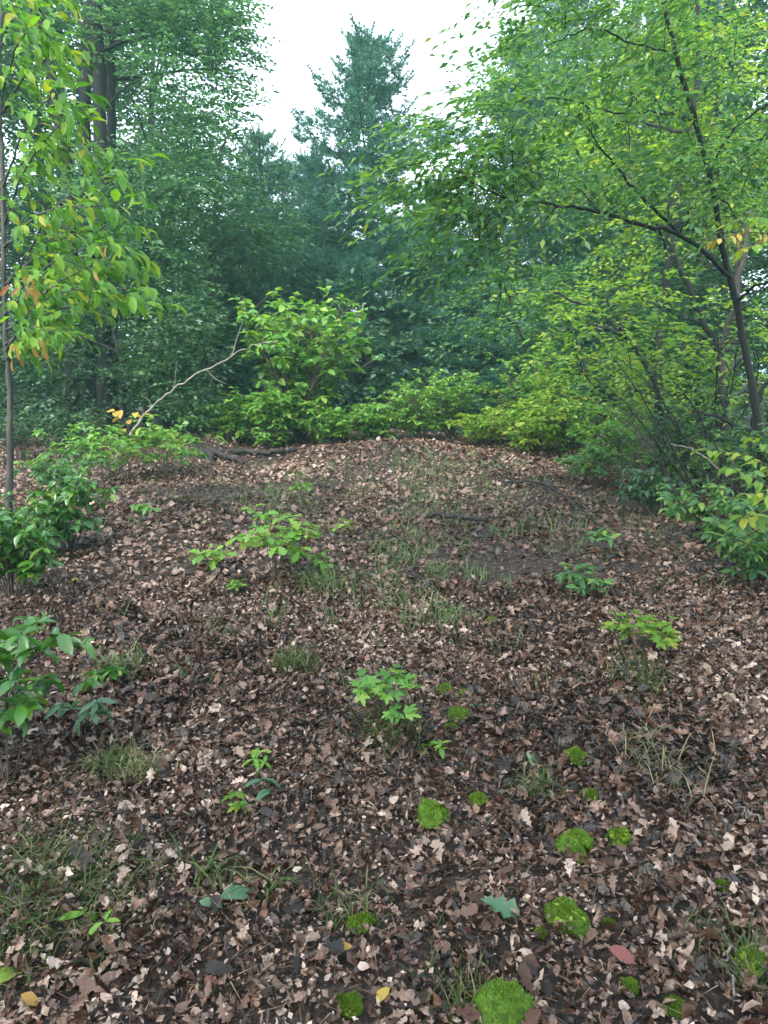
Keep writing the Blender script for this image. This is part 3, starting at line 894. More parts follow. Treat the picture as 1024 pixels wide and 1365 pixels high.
# bare, half-dead stems tangled in front of the thicket
def bare_shrub(label, px, py, H, seed, n=5, lean=-.5, mat='bark', r0=.012):
    rr = np.random.default_rng(seed)
    b = G(px, py)
    t = thing('bare_shrub', label, 'dead shrub', b, 'bare shrubs in front of the thicket')
    for k in range(n):
        d = nrm(np.array([lean * rr.uniform(.2, 1.6) + rr.normal(0, .35), rr.normal(-.1, .4), 1.0]))
        h = H * rr.uniform(.5, 1.0)
        q = b + np.array([rr.normal(0, .05), rr.normal(0, .05), -.05])
        pts = [q, q + d * h * .5 + rr.normal(0, .06 * H, 3), q + d * h + np.array([lean * .25 * h, 0, -.12 * h]) + rr.normal(0, .06 * H, 3)]
        path = smooth_path(pts, 8, .006, rr)
        st = obj('stem', tube_mesh('stem', M[mat], path, r0 * rr.uniform(.6, 1.1), .002, 6), t)
        for m in range(6):
            u = int(rr.uniform(.3, .95) * (len(path) - 1))
            dd = nrm(d * .5 + rr.normal(0, .7, 3))
            l = h * rr.uniform(.12, .4)
            e = path[u] + dd * l
            tw = tube_mesh('twig', M[mat], smooth_path([path[u], path[u] + dd * l * .5 + rr.normal(0, .02, 3), e + np.array([0, 0, -.05 * l])], 4, .003, rr), r0 * .3, .0012, 4)
            o = bpy.data.objects.new('twig', tw); COL.objects.link(o); o.parent = st
    return t
bare_shrub('bare grey shrub with arching stems at the right edge of the litter', 905, 668, 1.5, 401, 6, -.5)
bare_shrub('tangle of bare dark stems just left of the leaning trunk', 960, 690, 1.9, 402, 7, -.45, 'bark_dark')
bare_shrub('tall bare stems crossing the middle of the thicket', 935, 655, 2.9, 403, 6, -.45, 'bark_dark', .016)
bare_shrub('small bare shrub where the clearing bends right', 845, 655, 1.0, 404, 5, -.2, 'bark', .008)

# ------------------------------------------------------------------ shrubs and saplings
LEAFCACHE = {}
def leaf_meshes(kind, mat):
    key = (kind, mat)
    if key not in LEAFCACHE:
        out = []
        for s in range(4):
            if kind == 'simple': tp = tpl_simple(s, .2 + .12 * s, .2 + .22 * s, .23)
            elif kind == 'narrow': tp = tpl_simple(s, .2 + .1 * s, .3 + .2 * s, .16)
            elif kind == 'broad': tp = tpl_simple(s, .12 + .1 * s, .2 + .2 * s, .30)
            elif kind == 'oak': tp = strip_leaf([0, .14, .26, .36, .5, .6, .74, .84, .93, 1], [.012, .05, .16, .09, .27, .15, .30, .17, .16, .02], .15 + .1 * s, .25 + .15 * s, ripple=.02, seed=s)
            else: tp = tpl_lobed(s)
            w_ = {'narrow': .16, 'broad': .30}.get(kind, .23)
            lo_ = strip_leaf([0, .3, .7, 1], [.012, w_ * .9, w_ * .85, .01], .15 + .1 * s, .25 + .2 * s, seed=s) if kind in ('simple', 'narrow', 'broad') else tp
            out.append((lo_, mesh_np('leaf', tp[0], tp[1], M[mat], np.zeros(len(tp[1])), True)))
        LEAFCACHE[key] = out
    return LEAFCACHE[key]
def leaves_on(t, pos, R, s, kind, mat, rng, cap=300, sub=None):
    """leaf objects under thing t (the largest on screen first); what is past cap goes into one joined part"""
    LMs = leaf_meshes(kind, mat)
    n = len(pos)
    vis = s / np.maximum(pos[:, 1], .5) - 1e3 * (np.abs(pos[:, 0]) > .56 * pos[:, 1] + .1)
    order = np.argsort(-vis)
    inv = t.matrix_basis.inverted() if False else Matrix.Translation(-t.location)
    for q in order[:cap]:
        o = bpy.data.objects.new('leaf', LMs[q % 4][1])
        COL.objects.link(o); o.parent = t
        o.matrix_local = inv @ Matrix.Translation(pos[q].tolist()) @ Matrix(R[q].tolist()).to_4x4() @ Matrix.Scale(float(s[q]), 4)
    rest = order[cap:]
    if len(rest):
        acc = Acc()
        for v in range(4):
            q = rest[rest % 4 == v]
            tp_ = LMs[v][0] if pos[:, 1].mean() < 8 or kind in ('oak', 'lobed') else tpl_lo(.2 + .1 * v, {'narrow': .16, 'broad': .30}.get(kind, .24))
            if len(q): acc.add(*place(tp_, pos[q], R[q], s[q], rng))
        obj('foliage', acc.mesh('foliage', M[mat], True), t, kind='stuff')
def bush(name, label, cat, base, H, W, seed, nst=5, ntw=6, lpt=7, ll=.1, kind='simple', mat='leaf_sap', bark='twig', cap=300, lean=(0, 0), r0=.012, droop=.25, group=None, spread=.7, topheavy=.35, twl=.3, rosette=True, nz=.4):
    r = np.random.default_rng(seed)
    t = thing(name, label, cat, base, group)
    pos, R, S = [], [], []
    for k in range(nst):
        a = 6.283 * k / nst + r.normal(0, .5)
        q = r.uniform(.25, 1) ** .7
        h = H * r.uniform(.6, 1.0) * (1.05 - .35 * q * q)
        tip = base + np.array([math.cos(a) * W * .5 * q * spread + lean[0] * h, math.sin(a) * W * .5 * q * spread + lean[1] * h, h])
        mid = base + (tip - base) * .5 + np.array([-math.cos(a) * .06 * W, -math.sin(a) * .06 * W, .08 * h]) + r.normal(0, .03 * H, 3)
        path = smooth_path([base + np.array([math.cos(a), math.sin(a), 0]) * r0 * 1.6 - np.array([0, 0, .04]), mid, tip], 7)
        obj('stem', tube_mesh('stem', M[bark], path, r0, r0 * .3, 5), t)
        tw = Acc()
        for j in range(ntw):
            f = topheavy + (1 - topheavy) * (j + .7) / ntw
            p = path[min(len(path) - 1, int(f * (len(path) - 1)))]
            b = r.uniform(0, 6.283)
            d = nrm(np.array([math.cos(b), math.sin(b), r.uniform(.05, .7)]) + .4 * nrm(tip - base))
            l = twl * W * .6 * r.uniform(.5, 1.1) if j < ntw - 1 else .02
            e = p + d * l
            add_tube(tw, np.array([p, (p + e) / 2 + np.array([0, 0, .03 * l]), e]), max(.0015, r0 * .3), .001, 4)
            for m in range(lpt):
                if rosette:
                    bb = 6.283 * m / lpt + r.normal(0, .35)
                    o = e - d * (l * .35 * r.random())
                    ld = np.array([math.cos(bb), math.sin(bb), r.uniform(-.5, .45)]) + .35 * d
                else:
                    u = (m + 1) / lpt
                    o = p + d * l * u
                    sd_ = nrm(np.cross(d, [0, 0, 1])) * (1 if m % 2 else -1)
                    ld = d * .6 + sd_ * .9 + r.normal(0, .25, 3)
                ld = nrm(ld) - np.array([0, 0, droop])
                pos.append(o); S.append(ll * r.uniform(.6, 1.2))
                R.append(frames(ld[None], (np.array([0, 0, 1.0]) + r.normal(0, nz, 3))[None])[0])
        obj('twigs', tw.mesh('twigs', M[bark]), t, kind='stuff')
    leaves_on(t, np.array(pos), np.array(R), np.array(S), kind, mat, r, cap)
    return t
# bright sapling in the centre
bush('sapling', 'bright green bushy sapling with big leaves at the far edge of the clearing', 'sapling', at_ground(398, 11.2), 2.5, 2.8, 61, 24, 14, 8, .145, 'broad', 'leaf_sap', 'twig', 300, r0=.016, spread=1.0, topheavy=.08, twl=.3)
# shrubs along the back edge: (px, d, H, W, material)
for k, (px, d, H, W, mt, ll, lab) in enumerate([
    (310, 11.0, 1.0, 1.6, 'leaf_sap', .11, 'green shrub at the left foot of the bright sapling'),
    (365, 10.7, .75, 1.3, 'leaf_sap', .11, 'low green shrub in front of the bright sapling'),
    (440, 10.9, .6, 1.4, 'leaf_sap', .10, 'low shrub at the right foot of the bright sapling'),
    (500, 11.2, .75, 1.4, 'leaf_sap', .10, 'shrub at the back edge below the central pine trunk'),
    (560, 11.3, .9, 1.4, 'leaf_sap', .10, 'shrub at the back edge just right of the central pine trunk'),
    (602, 11.9, 1.25, 1.1, 'leaf_sap', .10, 'taller upright shrub in the middle of the back edge'),
    (650, 11.0, .75, 1.4, 'leaf_lime', .10, 'low yellow-green shrub at the right end of the back edge'),
    (712, 10.2, .75, 1.5, 'leaf_lime', .11, 'bright yellow-green shrub where the clearing bends right'),
    (765, 10.4, 1.0, 1.6, 'leaf_sap', .10, 'green shrub right of the bright yellow-green one'),
    (835, 9.2, .9, 1.5, 'leaf_sap', .09, 'leafy shrub at the foot of the thicket'),
    (900, 8.0, .75, 1.3, 'leaf_dark', .08, 'dark shrub spilling from the thicket onto the litter'),
    (700, 12.0, 1.5, 1.8, 'leaf_sap', .10, 'tall shrub behind the bright yellow-green one')]):
    bush('shrub', lab, 'shrub', at_ground(px, d), H * (.8, 1.25, 1.0)[k % 3], W, 70 + k, 14, 12, 8, ll * .95, 'simple', mt, 'twig', 40, r0=.010, spread=1.0, topheavy=.15, twl=.38, group='shrubs round the clearing')
for k, (px, py, H, W, mt, ll, lab) in enumerate([
    (150, 640, .62, 1.5, 'leaf_sap', .085, 'low leafy shrub at the left edge below the bent dead branch'),
    (222, 640, .68, 1.5, 'leaf_sap', .085, 'low leafy shrub beside the dark stump'),
    (95, 735, .60, .75, 'leaf_gloss', .075, 'small glossy shrub beside the thin grey trunk on the left'),
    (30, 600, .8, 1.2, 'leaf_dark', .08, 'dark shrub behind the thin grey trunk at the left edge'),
    (85, 660, .5, 1.0, 'leaf_mid', .08, 'low green shrub between the thin grey trunk and the bent dead branch'),
    (40, 745, .45, .7, 'leaf_mid', .075, 'small shrub at the foot of the thin grey trunk'),
    (790, 648, .5, 1.0, 'leaf_mid', .08, 'low shrub at the right edge of the litter below the yellow-green ones'),
    (875, 690, .45, .9, 'leaf_dark', .07, 'low dark shrub in front of the bare grey shrub'),
    (945, 725, .5, .9, 'leaf_mid', .07, 'low shrub beneath the pale leaning stick'),
    (1005, 775, .45, .8, 'leaf_mid', .07, 'low shrub at the right edge under the bright-leaved sapling'),
    (965, 660, .95, 1.3, 'leaf_mid', .08, 'leafy shrub growing up through the tangle of bare dark stems'),
    (1020, 690, .9, 1.1, 'leaf_mid', .08, 'leafy shrub at the right edge beside the leaning trunk'),
    (900, 650, .6, 1.1, 'leaf_sap', .075, 'leafy shrub behind the bare grey shrub'),
    (15, 800, .65, .6, 'leaf_gloss', .08, 'leafy shrub cut by the left edge below the thin grey trunk'),
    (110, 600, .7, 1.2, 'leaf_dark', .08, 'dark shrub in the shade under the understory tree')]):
    bush('shrub', lab, 'shrub', (G(px, py) if py > 620 else at_ground(px, 9.6)), H, W, 90 + k, 10, 8, 7, ll * 1.1, 'simple', mt, 'twig', 60, r0=.006, spread=1.0, topheavy=.25, twl=.4, group='shrubs round the clearing')
# glossy laurel in the left foreground
bush('laurel_shrub', 'glossy green laurel-like shrub at the left edge, nearest the viewer', 'shrub', G(8, 1048), .74, .78, 101, 10, 6, 6, .092, 'simple', 'leaf_gloss', 'twig', 300, lean=(-.16, .1), r0=.0045, spread=1.0, topheavy=.3, twl=.42, droop=.1)
bush('laurel_sprig', 'small dark green sprig standing right of the glossy laurel', 'plant', G(112, 990), .22, .3, 102, 2, 3, 5, .085, 'narrow', 'leaf_blue', 'twig', 40, r0=.004, droop=.2)
bush('laurel_sprig', 'small green sprig behind the glossy laurel, on bare litter', 'plant', G(145, 920), .14, .25, 103, 2, 2, 5, .075, 'simple', 'leaf_gloss', 'twig', 40, r0=.004, droop=.2)

# sourwood-like sapling on the far left with drooping leaves
r = np.random.default_rng(111)
tb = G(10, 688)
d = tb[1]
sw_ = thing('slender_tree', 'thin grey-trunked tree at the left edge with drooping yellow-green leaves', 'tree', tb)
obj('trunk', tube_mesh('trunk', M['bark_grey'], smooth_path([tb - np.array([0, 0, .1]), P(14, 560, d), P(6, 400, d), P(4, 250, d), P(-2, 100, d), P(5, -40, d)], 8, .004, r), .027, .014, 9, r, .04, .012), sw_)
pos, R, S, hue = [], [], [], []
for (a, b, c, e, f) in [(6, 390, 150, 215, 4.6), (5, 300, 95, 150, 4.8), (5, 330, 140, 275, 4.4), (6, 420, 150, 320, 4.6), (7, 440, 165, 385, 4.5), (4, 250, 85, 110, 4.6), (3, 120, 60, 30, 4.8),
                        (7, 470, 130, 345, 4.8), (8, 480, 75, 440, 5.0), (4, 150, 90, 75, 5.2), (6, 460, 185, 400, 4.7), (5, 240, 130, 200, 5.0), (3, 60, 60, -20, 4.9), (6, 380, 165, 300, 5.0), (6, 410, 175, 350, 4.9)]:
    s0, e0 = P(a, b, d), P(c, e, f)
    m0 = (s0 + e0) / 2 + np.array([0, 0, .12])
    pp = smooth_path([s0, m0, e0], 8, .006, r)
    obj('branch', tube_mesh('branch', M['bark_grey'], pp, .010, .003, 5), sw_)
    for t in np.linspace(.15, 1, 11):
        p = pp[int(t * (len(pp) - 1))]
        for side in (-1, 1, 0):
            dd = nrm(np.array([.5 + .3 * r.normal(), side * .7 - .2, r.normal(0, .15)]))
            l = r.uniform(.1, .3)
            for u in (.3, .55, .8, 1.0):
                q = p + dd * l * u - np.array([0, 0, .12 * l * u])
                ld = nrm(dd * .8 + r.normal(0, .4, 3) + np.array([.35, -.1, 0])) - np.array([0, 0, r.uniform(.1, .5)])
                pos.append(q); S.append(.115 * r.uniform(.55, 1.15))
                R.append(frames(ld[None], (np.array([.1, -.1, 1.0]) + r.normal(0, .25, 3))[None])[0])
pos, R, S = np.array(pos), np.array(R), np.array(S)
leaves_on(sw_, pos, R, S, 'simple', 'leaf_sour', r, 280)
po, Ro, So = [], [], []
for (px, py, dd_, n) in [(35, 380, 4.5, 9), (50, 470, 4.6, 4), (130, 350, 4.5, 2), (20, 465, 4.8, 3)]:
    for _ in range(n):
        po.append(P(px, py, dd_) + r.normal(0, .05, 3)); So.append(.09 * r.uniform(.7, 1.1))
        Ro.append(frames(np.array([[r.normal(0, .6), r.normal(0, .4), -.9]]), np.array([[.2, -.8, .4]]) + r.normal(0, .4, (1, 3)))[0])
leaves_on(sw_, np.array(po), np.array(Ro), np.array(So), 'narrow', 'leaf_orange', r, 60)

# bright leafy branch reaching in at the right edge
def leafy_branch(name, label, cat, base, paths, seed, n, ll, mat, kind='simple', bark='twig', droop=.2, yellow=0, r0=.006):
    rr = np.random.default_rng(seed)
    t = thing(name, label, cat, base)
    pos, R, S = [], [], []
    for pts in paths:
        pp = smooth_path(pts, 8, .004, rr)
        obj('stem', tube_mesh('stem', M[bark], pp, r0, .002, 5), t)
        for k in range(n):
            f = .35 + .65 * (k + .5) / n
            q = pp[int(f * (len(pp) - 1))]
            tg = nrm(pp[-1] - pp[-3])
            sd_ = nrm(np.cross(tg, [0, 0, 1])) * (1 if k % 2 else -1)
            ld = nrm(tg * .6 + sd_ * .8 + rr.normal(0, .3, 3)) - np.array([0, 0, droop])
            pos.append(q); S.append(ll * rr.uniform(.65, 1.15))
            R.append(frames(ld[None], (np.array([0, -.25, 1.0]) + rr.normal(0, .3, 3))[None])[0])
    pos, R, S = np.array(pos), np.array(R), np.array(S)
    ny_ = int(len(pos) * yellow)
    leaves_on(t, pos[ny_:], R[ny_:], S[ny_:], kind, mat, rr, 300)
    if ny_: leaves_on(t, pos[:ny_], R[:ny_], S[:ny_], kind, 'leaf_yellow', rr, 60)
    return t
gb = G(1060, 800)
leafy_branch('leafy_sapling', 'leafy sapling with large bright leaves reaching in at the right edge', 'sapling', gb,
    [[gb, P(1050, 660, 4.4), P(1000, 610, 4.3), P(925, 600, 4.2)], [gb, P(1045, 680, 4.3), P(1010, 640, 4.1), P(965, 620, 4.0)],
     [gb, P(1050, 700, 4.3), P(1025, 660, 4.0), P(985, 660, 3.9)], [gb, P(1050, 720, 4.3), P(1020, 690, 4.1), P(985, 690, 4.0)], [gb, P(1060, 680, 4.5), P(1040, 620, 4.4), P(1000, 580, 4.4)]],
    121, 20, .088, 'leaf_lime', 'simple', yellow=.05)
# autumn-yellow spray hanging in from the right
gb2 = at_ground(1105, 4.8)
yb = P(1060, 330, 4.6)
t = leafy_branch('autumn_sapling', 'sapling at the right edge whose yellowing leaf sprays hang into view', 'sapling', gb2,
    [[yb, P(1010, 310, 4.4), P(930, 325, 4.2)], [yb, P(1020, 290, 4.4), P(965, 300, 4.3)], [yb, P(1030, 320, 4.4), P(985, 335, 4.2)]], 122, 16, .085, 'leaf_sour', 'simple', yellow=.3, droop=.35, r0=.005)
obj('trunk', tube_mesh('trunk', M['bark_dark'], smooth_path([gb2 - np.array([0, 0, .1]), P(1095, 520, 4.75), yb, P(1070, 200, 4.6)], 8), .016, .004, 6), t)

# ------------------------------------------------------------------ seedlings on the litter
def seedling(label, px, py, H, W, seed, kind='lobed', mat='leaf_seed', ll=.1, nst=4, ntw=2, lpt=5, name='seedling', **kw):
    return bush(name, label, 'seedling', G(px, py), H, W, seed, nst, ntw, lpt, ll, kind, mat, 'twig', 120, r0=.004, group='seedlings on the litter', twl=kw.pop('twl', .5), topheavy=kw.pop('topheavy', .6), droop=kw.pop('droop', .12), nz=.25, **kw)
seedling('tallest bright green lobed-leaf seedling standing in the left half of the clearing', 368, 775, .44, .8, 131, 'oak', 'leaf_seed', .10, 10, 3, 5)
seedling('small green seedling left of the tallest one', 283, 762, .16, .32, 132, 'oak', 'leaf_seed', .10, 4, 2, 4)
seedling('small low seedling at the right foot of the tallest one', 425, 765, .12, .25, 133, 'oak', 'leaf_seed', .09, 3, 2, 4)
seedling('tiny seedling below and left of the tallest one', 310, 795, .10, .2, 134, 'oak', 'leaf_seed', .08, 3, 1, 4)
seedling('pale spreading seedling on the dark mound in the middle of the clearing', 515, 955, .15, .42, 135, 'lobed', 'leaf_sap', .065, 7, 3, 4)
seedling('yellowish wide seedling on the dark hummock at the right', 858, 872, .16, .58, 136, 'lobed', 'leaf_lime', .065, 9, 3, 4)
seedling('low clump of green leaves on the right half, above the yellowish seedling', 772, 795, .15, .5, 137, 'simple', 'leaf_mid', .07, 8, 3, 4)
seedling('seedling below the thin fallen stick on the right', 800, 735, .16, .3, 138, 'simple', 'leaf_mid', .08, 4, 2, 4)
seedling('little green seedling in the left foreground behind the yellow-green one', 345, 1025, .07, .14, 139, 'simple', 'leaf_seed', .06, 3, 1, 4)
seedling('little yellow-green seedling in the left foreground', 318, 1082, .05, .14, 140, 'lobed', 'leaf_lime', .055, 3, 1, 3)
seedling('seedling of narrow bluish leaves in the left foreground', 352, 1062, .06, .16, 141, 'narrow', 'leaf_blue', .085, 2, 1, 3)
seedling('small seedling above the round moss cushion in the middle', 580, 1010, .06, .16, 142, 'simple', 'leaf_seed', .05, 3, 1, 4)
seedling('small seedling at the left edge of the clearing near the low shrubs', 190, 690, .16, .26, 143, 'simple', 'leaf_sap', .08, 3, 2, 4)
seedling('young seedling at the far left corner of the litter above the tallest seedling', 400, 668, .2, .3, 144, 'oak', 'leaf_sap', .09, 3, 2, 4)
seedling('yellow-green seedling right of the tallest one', 462, 715, .14, .22, 145, 'oak', 'leaf_seed', .09, 3, 1, 4)
seedling('seedling with pale leaves at the right edge of the litter', 1000, 790, .22, .3, 146, 'simple', 'leaf_mid', .08, 3, 2, 5)
seedling('broad-leaved seedling beside the grass in the bottom left', 125, 1240, .06, .16, 147, 'simple', 'leaf_seed', .06, 2, 1, 3)

# single green and coloured leaves lying on the litter
def fallen(label, px, py, ll, kind, mat, seed, tilt=.15, lift=.04, name='fallen_leaf', az=None):
    rr = np.random.default_rng(seed)
    g = G(px, py) + np.array([0, 0, lift])
    a = rr.uniform(0, 6.28) if az is None else az
    Rm = frames(np.array([[math.cos(a), math.sin(a), rr.normal(0, tilt)]]), np.array([[rr.normal(0, tilt), rr.normal(0, tilt) - .15, 1.0]]))[0]
    o = bpy.data.objects.new(name, leaf_meshes(kind, mat)[seed % 4][1])
    COL.objects.link(o)
    o.matrix_world = Matrix.Translation(g.tolist()) @ Matrix(Rm.tolist()).to_4x4() @ Matrix.Scale(ll, 4)
    tag(o, label, 'leaf', 'single coloured leaves on the litter')
fallen('large green oval leaf lying in the left foreground', 295, 1212, .10, 'broad', 'leaf_blue', 1, az=.35)
fallen('pale green leaf lying just below the large green oval leaf', 262, 1222, .08, 'simple', 'leaf_blue', 2, az=.2)
fallen('dark green lobed leaf lying in the lower middle', 640, 1215, .12, 'oak', 'leaf_blue', 3, az=-.7)
fallen('bluish green leaf pointing out from the moss in the middle right', 625, 950, .14, 'oak', 'leaf_blue', 5, az=-.3)
fallen('yellow leaf lying in the lower left of the middle', 470, 1280, .045, 'broad', 'leaf_yellow', 6)
fallen('small yellow leaf at the bottom, near the grass-topped moss', 519, 1336, .045, 'broad', 'leaf_yellow', 7)
fallen('orange-brown leaf upright in the litter of the lower middle', 456, 1146, .06, 'simple', 'leaf_orange', 8)
fallen('reddish leaf lying in the bottom right', 812, 1280, .07, 'broad', 'leaf_red', 9)
fallen('yellow leaf in the bottom left corner', 30, 1345, .05, 'broad', 'leaf_yellow', 10)
fallen('bright green leaf poking in at the bottom left edge', 2, 1330, .09, 'broad', 'leaf_seed', 11, az=1.4)
fallen('yellow leaf lying on the litter at the left, near the laurel', 98, 783, .07, 'broad', 'leaf_yellow', 12)
fallen('tan leaf at the tip of the yellowish seedling', 925, 818, .12, 'oak', 'leaf_orange', 13)
fallen('narrow bluish leaf standing in a grass tuft at the right', 702, 1015, .10, 'narrow', 'leaf_blue', 14, tilt=.6)

# ------------------------------------------------------------------ grass
def blades(acc, base, n, h0, h1, spread, lean, rr, w=.0028):
    """bent blades: two quads and a tip"""
    a = rr.uniform(0, 6.283, n)
    p = base + np.stack([rr.normal(0, spread, n), rr.normal(0, spread, n), np.zeros(n)], -1)
    p[:, 2] = gz(p[:, 0], p[:, 1])
    h = rr.uniform(h0, h1, n)
    dh = np.stack([np.cos(a), np.sin(a), np.zeros(n)], -1)
    sd_ = np.stack([-np.sin(a), np.cos(a), np.zeros(n)], -1) * w
    ln = (h * rr.uniform(.3, 1.0, n) * lean)[:, None]
    up = np.array([0, 0, 1.0])
    m1 = p + dh * ln * .3 + up * (h * .5)[:, None]
    m2 = p + dh * ln * .75 + up * (h * .85)[:, None]
    e = p + dh * ln * 1.3 + up * (h * .9)[:, None]
    V = np.stack([p - sd_, p + sd_, m1 + sd_, m1 - sd_, m2 + sd_ * .7, m2 - sd_ * .7, e], 1).reshape(-1, 3)
    o = np.arange(n)[:, None] * 7
    rd = rr.random(n)
    n0 = acc.n
    acc.add(V, np.vstack([np.hstack([o, o + 1, o + 2, o + 3]), np.hstack([o + 3, o + 2, o + 4, o + 5])]), np.tile(rd, 2))
    acc.V.append(np.zeros((0, 3))); acc.F.append(np.hstack([o + 5, o + 4, o + 6]) + n0); acc.R.append(rd)
r = np.random.default_rng(151)
acc = Acc()
for (px, py, sx, sy, n) in [(590, 640, 50, 26, 110), (530, 770, 32, 46, 60), (400, 655, 40, 18, 30), (600, 790, 60, 50, 26), (520, 620, 150, 14, 60), (400, 660, 90, 30, 30), (650, 650, 70, 25, 26), (740, 690, 90, 30, 20), (900, 720, 80, 30, 24), (330, 850, 120, 60, 14), (560, 700, 120, 40, 24), (300, 680, 80, 30, 20)]:
    for _ in range(n):
        qx, qy = px + r.normal(0, sx), py + r.normal(0, sy)
        if qy < 596: continue
        g = G(qx, qy)
        blades(acc, g, r.integers(6, 15), .04, .13, .05, 1.3, r, .0018)
obj('grass', acc.mesh('grass', M['grass']), None, kind='stuff', label='thin pale grass growing sparsely through the litter of the clearing', category='grass')
def tuft(label, px, py, n, h0, h1, spread, mat='grass', lean=1.3, w=.0022, seed=0):
    rr = np.random.default_rng(160 + seed)
    acc = Acc()
    blades(acc, G(px, py), n, h0, h1, spread, lean, rr, w)
    tag(obj('grass_tuft', acc.mesh('grass_tuft', M[mat])), label, 'grass tuft', 'grass tufts on the litter')
tuft('rounded olive grass tuft in the middle left of the clearing', 395, 892, 260, .04, .10, .05, 'grass_dark', seed=1)
tuft('fine grey-green grass tuft in the left foreground right of the laurel', 150, 1030, 260, .04, .09, .05, 'grass_dark', seed=2)
tuft('pale yellowish grass tuft touching the grey-green one', 190, 1035, 200, .04, .08, .035, 'grass_dry', seed=3)
tuft('broad-bladed dark grass tuft in the left foreground behind the oval green leaf', 275, 1185, 22, .06, .13, .035, 'grass_dark', 1.2, .0045, seed=4)
tuft('second broad-bladed grass tuft right of the oval green leaf', 350, 1195, 20, .05, .12, .035, 'grass_dark', 1.5, .004, seed=5)
tuft('mossy grass hummock in the bottom left', 60, 1195, 900, .02, .07, .13, 'grass_dark', 1.8, .0016, seed=6)
tuft('straggly dry grass tuft at the right', 905, 1040, 55, .04, .12, .09, 'grass_dry', 1.6, .0018, seed=7)
tuft('thin dry grass tuft behind the straggly one at the right', 850, 1010, 40, .04, .10, .08, 'grass_dry', 1.6, .0018, seed=8)
tuft('soft green grass tuft between the two middle moss cushions', 715, 1060, 140, .03, .08, .035, 'grass_dark', 1.2, .0018, seed=9)
tuft('grass tuft beside the tallest seedling', 430, 785, 200, .06, .14, .09, 'grass', 1.2, .002, seed=10)
tuft('grass tuft fringing the moss at the bottom centre', 620, 1340, 160, .03, .06, .06, 'grass_dark', 1.2, .0016, seed=11)
tuft('grass tuft among moss in the bottom right corner', 1000, 1290, 180, .03, .07, .06, 'grass_dark', 1.2, .0018, seed=12)
tuft('grass tuft in the lower middle near the bright leaf scraps', 470, 1215, 70, .03, .07, .05, 'grass_dark', 1.3, .002, seed=13)
tuft('low grass tuft on the slope left of the pale seedling', 165, 895, 120, .05, .12, .07, 'grass', 1.3, .002, seed=14)
tuft('dark grass under the yellowish seedling', 850, 905, 200, .04, .09, .08, 'grass_dark', 1.3, .002, seed=15)
tuft('dark grass under the pale seedling in the middle', 520, 975, 220, .04, .08, .08, 'grass_dark', 1.3, .002, seed=16)
tuft('grass tuft at the right below the black stick', 600, 830, 90, .05, .12, .07, 'grass', 1.3, .002, seed=17)

# ------------------------------------------------------------------ moss cushions
def moss(label, px, py, w, seed, hgt=.5, asp=1.0):
    rr = np.random.default_rng(200 + seed)
    g = G(px, py + w * .25)
    rad = w / FOC * math.hypot(g[1], CAM_Z - g[2]) * .37
    acc = Acc()
    nr, na = 7, 20
    V = []
    for i in range(nr + 1):
        ph = i / nr * math.pi / 2
        for j in range(na):
            th = 2 * math.pi * j / na
            x_, y_ = math.cos(th) * math.sin(ph), math.sin(th) * math.sin(ph)
            lump = 1 + .45 * float(vnoise(x_ * 2.2 + seed * 7, y_ * 2.2 + seed, 5)) + .4 * float(vnoise(x_ * 5 + seed, y_ * 5, 6))
            V.append((x_ * rad * lump, y_ * rad * asp * lump, math.cos(ph) * rad * (hgt + .25) * lump + .008))
    V = np.array(V)
    F = np.array([(i * na + j, (i + 1) * na + j, (i + 1) * na + (j + 1) % na, i * na + (j + 1) % na) for i in range(nr) for j in range(na)])
    V[:, 2] += gz(V[:, 0] + g[0], V[:, 1] + g[1]) - g[2]
    acc.add(V + g, F, .05 + rr.random(len(F)) * .35)
    # moss shoots
    q = F[rr.integers(0, len(F), 3200)]
    u = rr.random((3200, 2, 1))
    p = (V[q[:, 0]] * (1 - u[:, 0]) + V[q[:, 1]] * u[:, 0]) * (1 - u[:, 1]) + (V[q[:, 3]] * (1 - u[:, 0]) + V[q[:, 2]] * u[:, 0]) * u[:, 1]
    nn = nrm(p / np.array([1, 1, hgt]) + np.array([0, 0, .2 * rad]) + rr.normal(0, .35 * rad, (3200, 3)))
    sd_ = nrm(np.cross(nn, rr.normal(size=(3200, 3)))) * .0012
    l = rr.uniform(.003, .0075, 3200)[:, None]
    acc.add(np.stack([p - sd_, p + sd_, p + nn * l], 1).reshape(-1, 3) + g, np.arange(9600).reshape(-1, 3), rr.random(3200))
    tag(obj('moss_cushion', acc.mesh('moss_cushion', M['moss'], True)), label, 'moss', 'moss cushions on the litter')
for m_ in MOSS: moss(*m_)

# ------------------------------------------------------------------ sticks, logs, stump
def stick(label, pts, r0, r1, mat, seed, name='stick', sides=6, jit=.01, lift=.034):
    rr = np.random.default_rng(300 + seed)
    pp = []
    for q in pts:
        pp.append(G(q[0], q[1]) + np.array([0, 0, r0 * .6 + lift]) if len(q) == 2 else P(*q))
    tag(obj(name, tube_mesh(name, M[mat], smooth_path(pp, 7, jit, rr), r0, r1, sides, rr, .12)), label, 'stick', 'sticks and dead branches')
dd = 9.3
db = thing('dead_branch', 'pale bent dead branch arching up from the left edge of the clearing', 'branch', G(152, 640), 'sticks and dead branches')
rr = np.random.default_rng(301)
bpth = smooth_path([G(140, 640) + np.array([0, 0, .02]), P(172, 582, dd), P(206, 540, dd), P(250, 506, dd - .1), P(300, 480, dd - .2), P(335, 462, dd - .3), P(372, 455, dd - .35)], 8, .008, rr)
obj('limb', tube_mesh('limb', M['dead_wood'], bpth, .019, .005, 7, rr, .1), db)
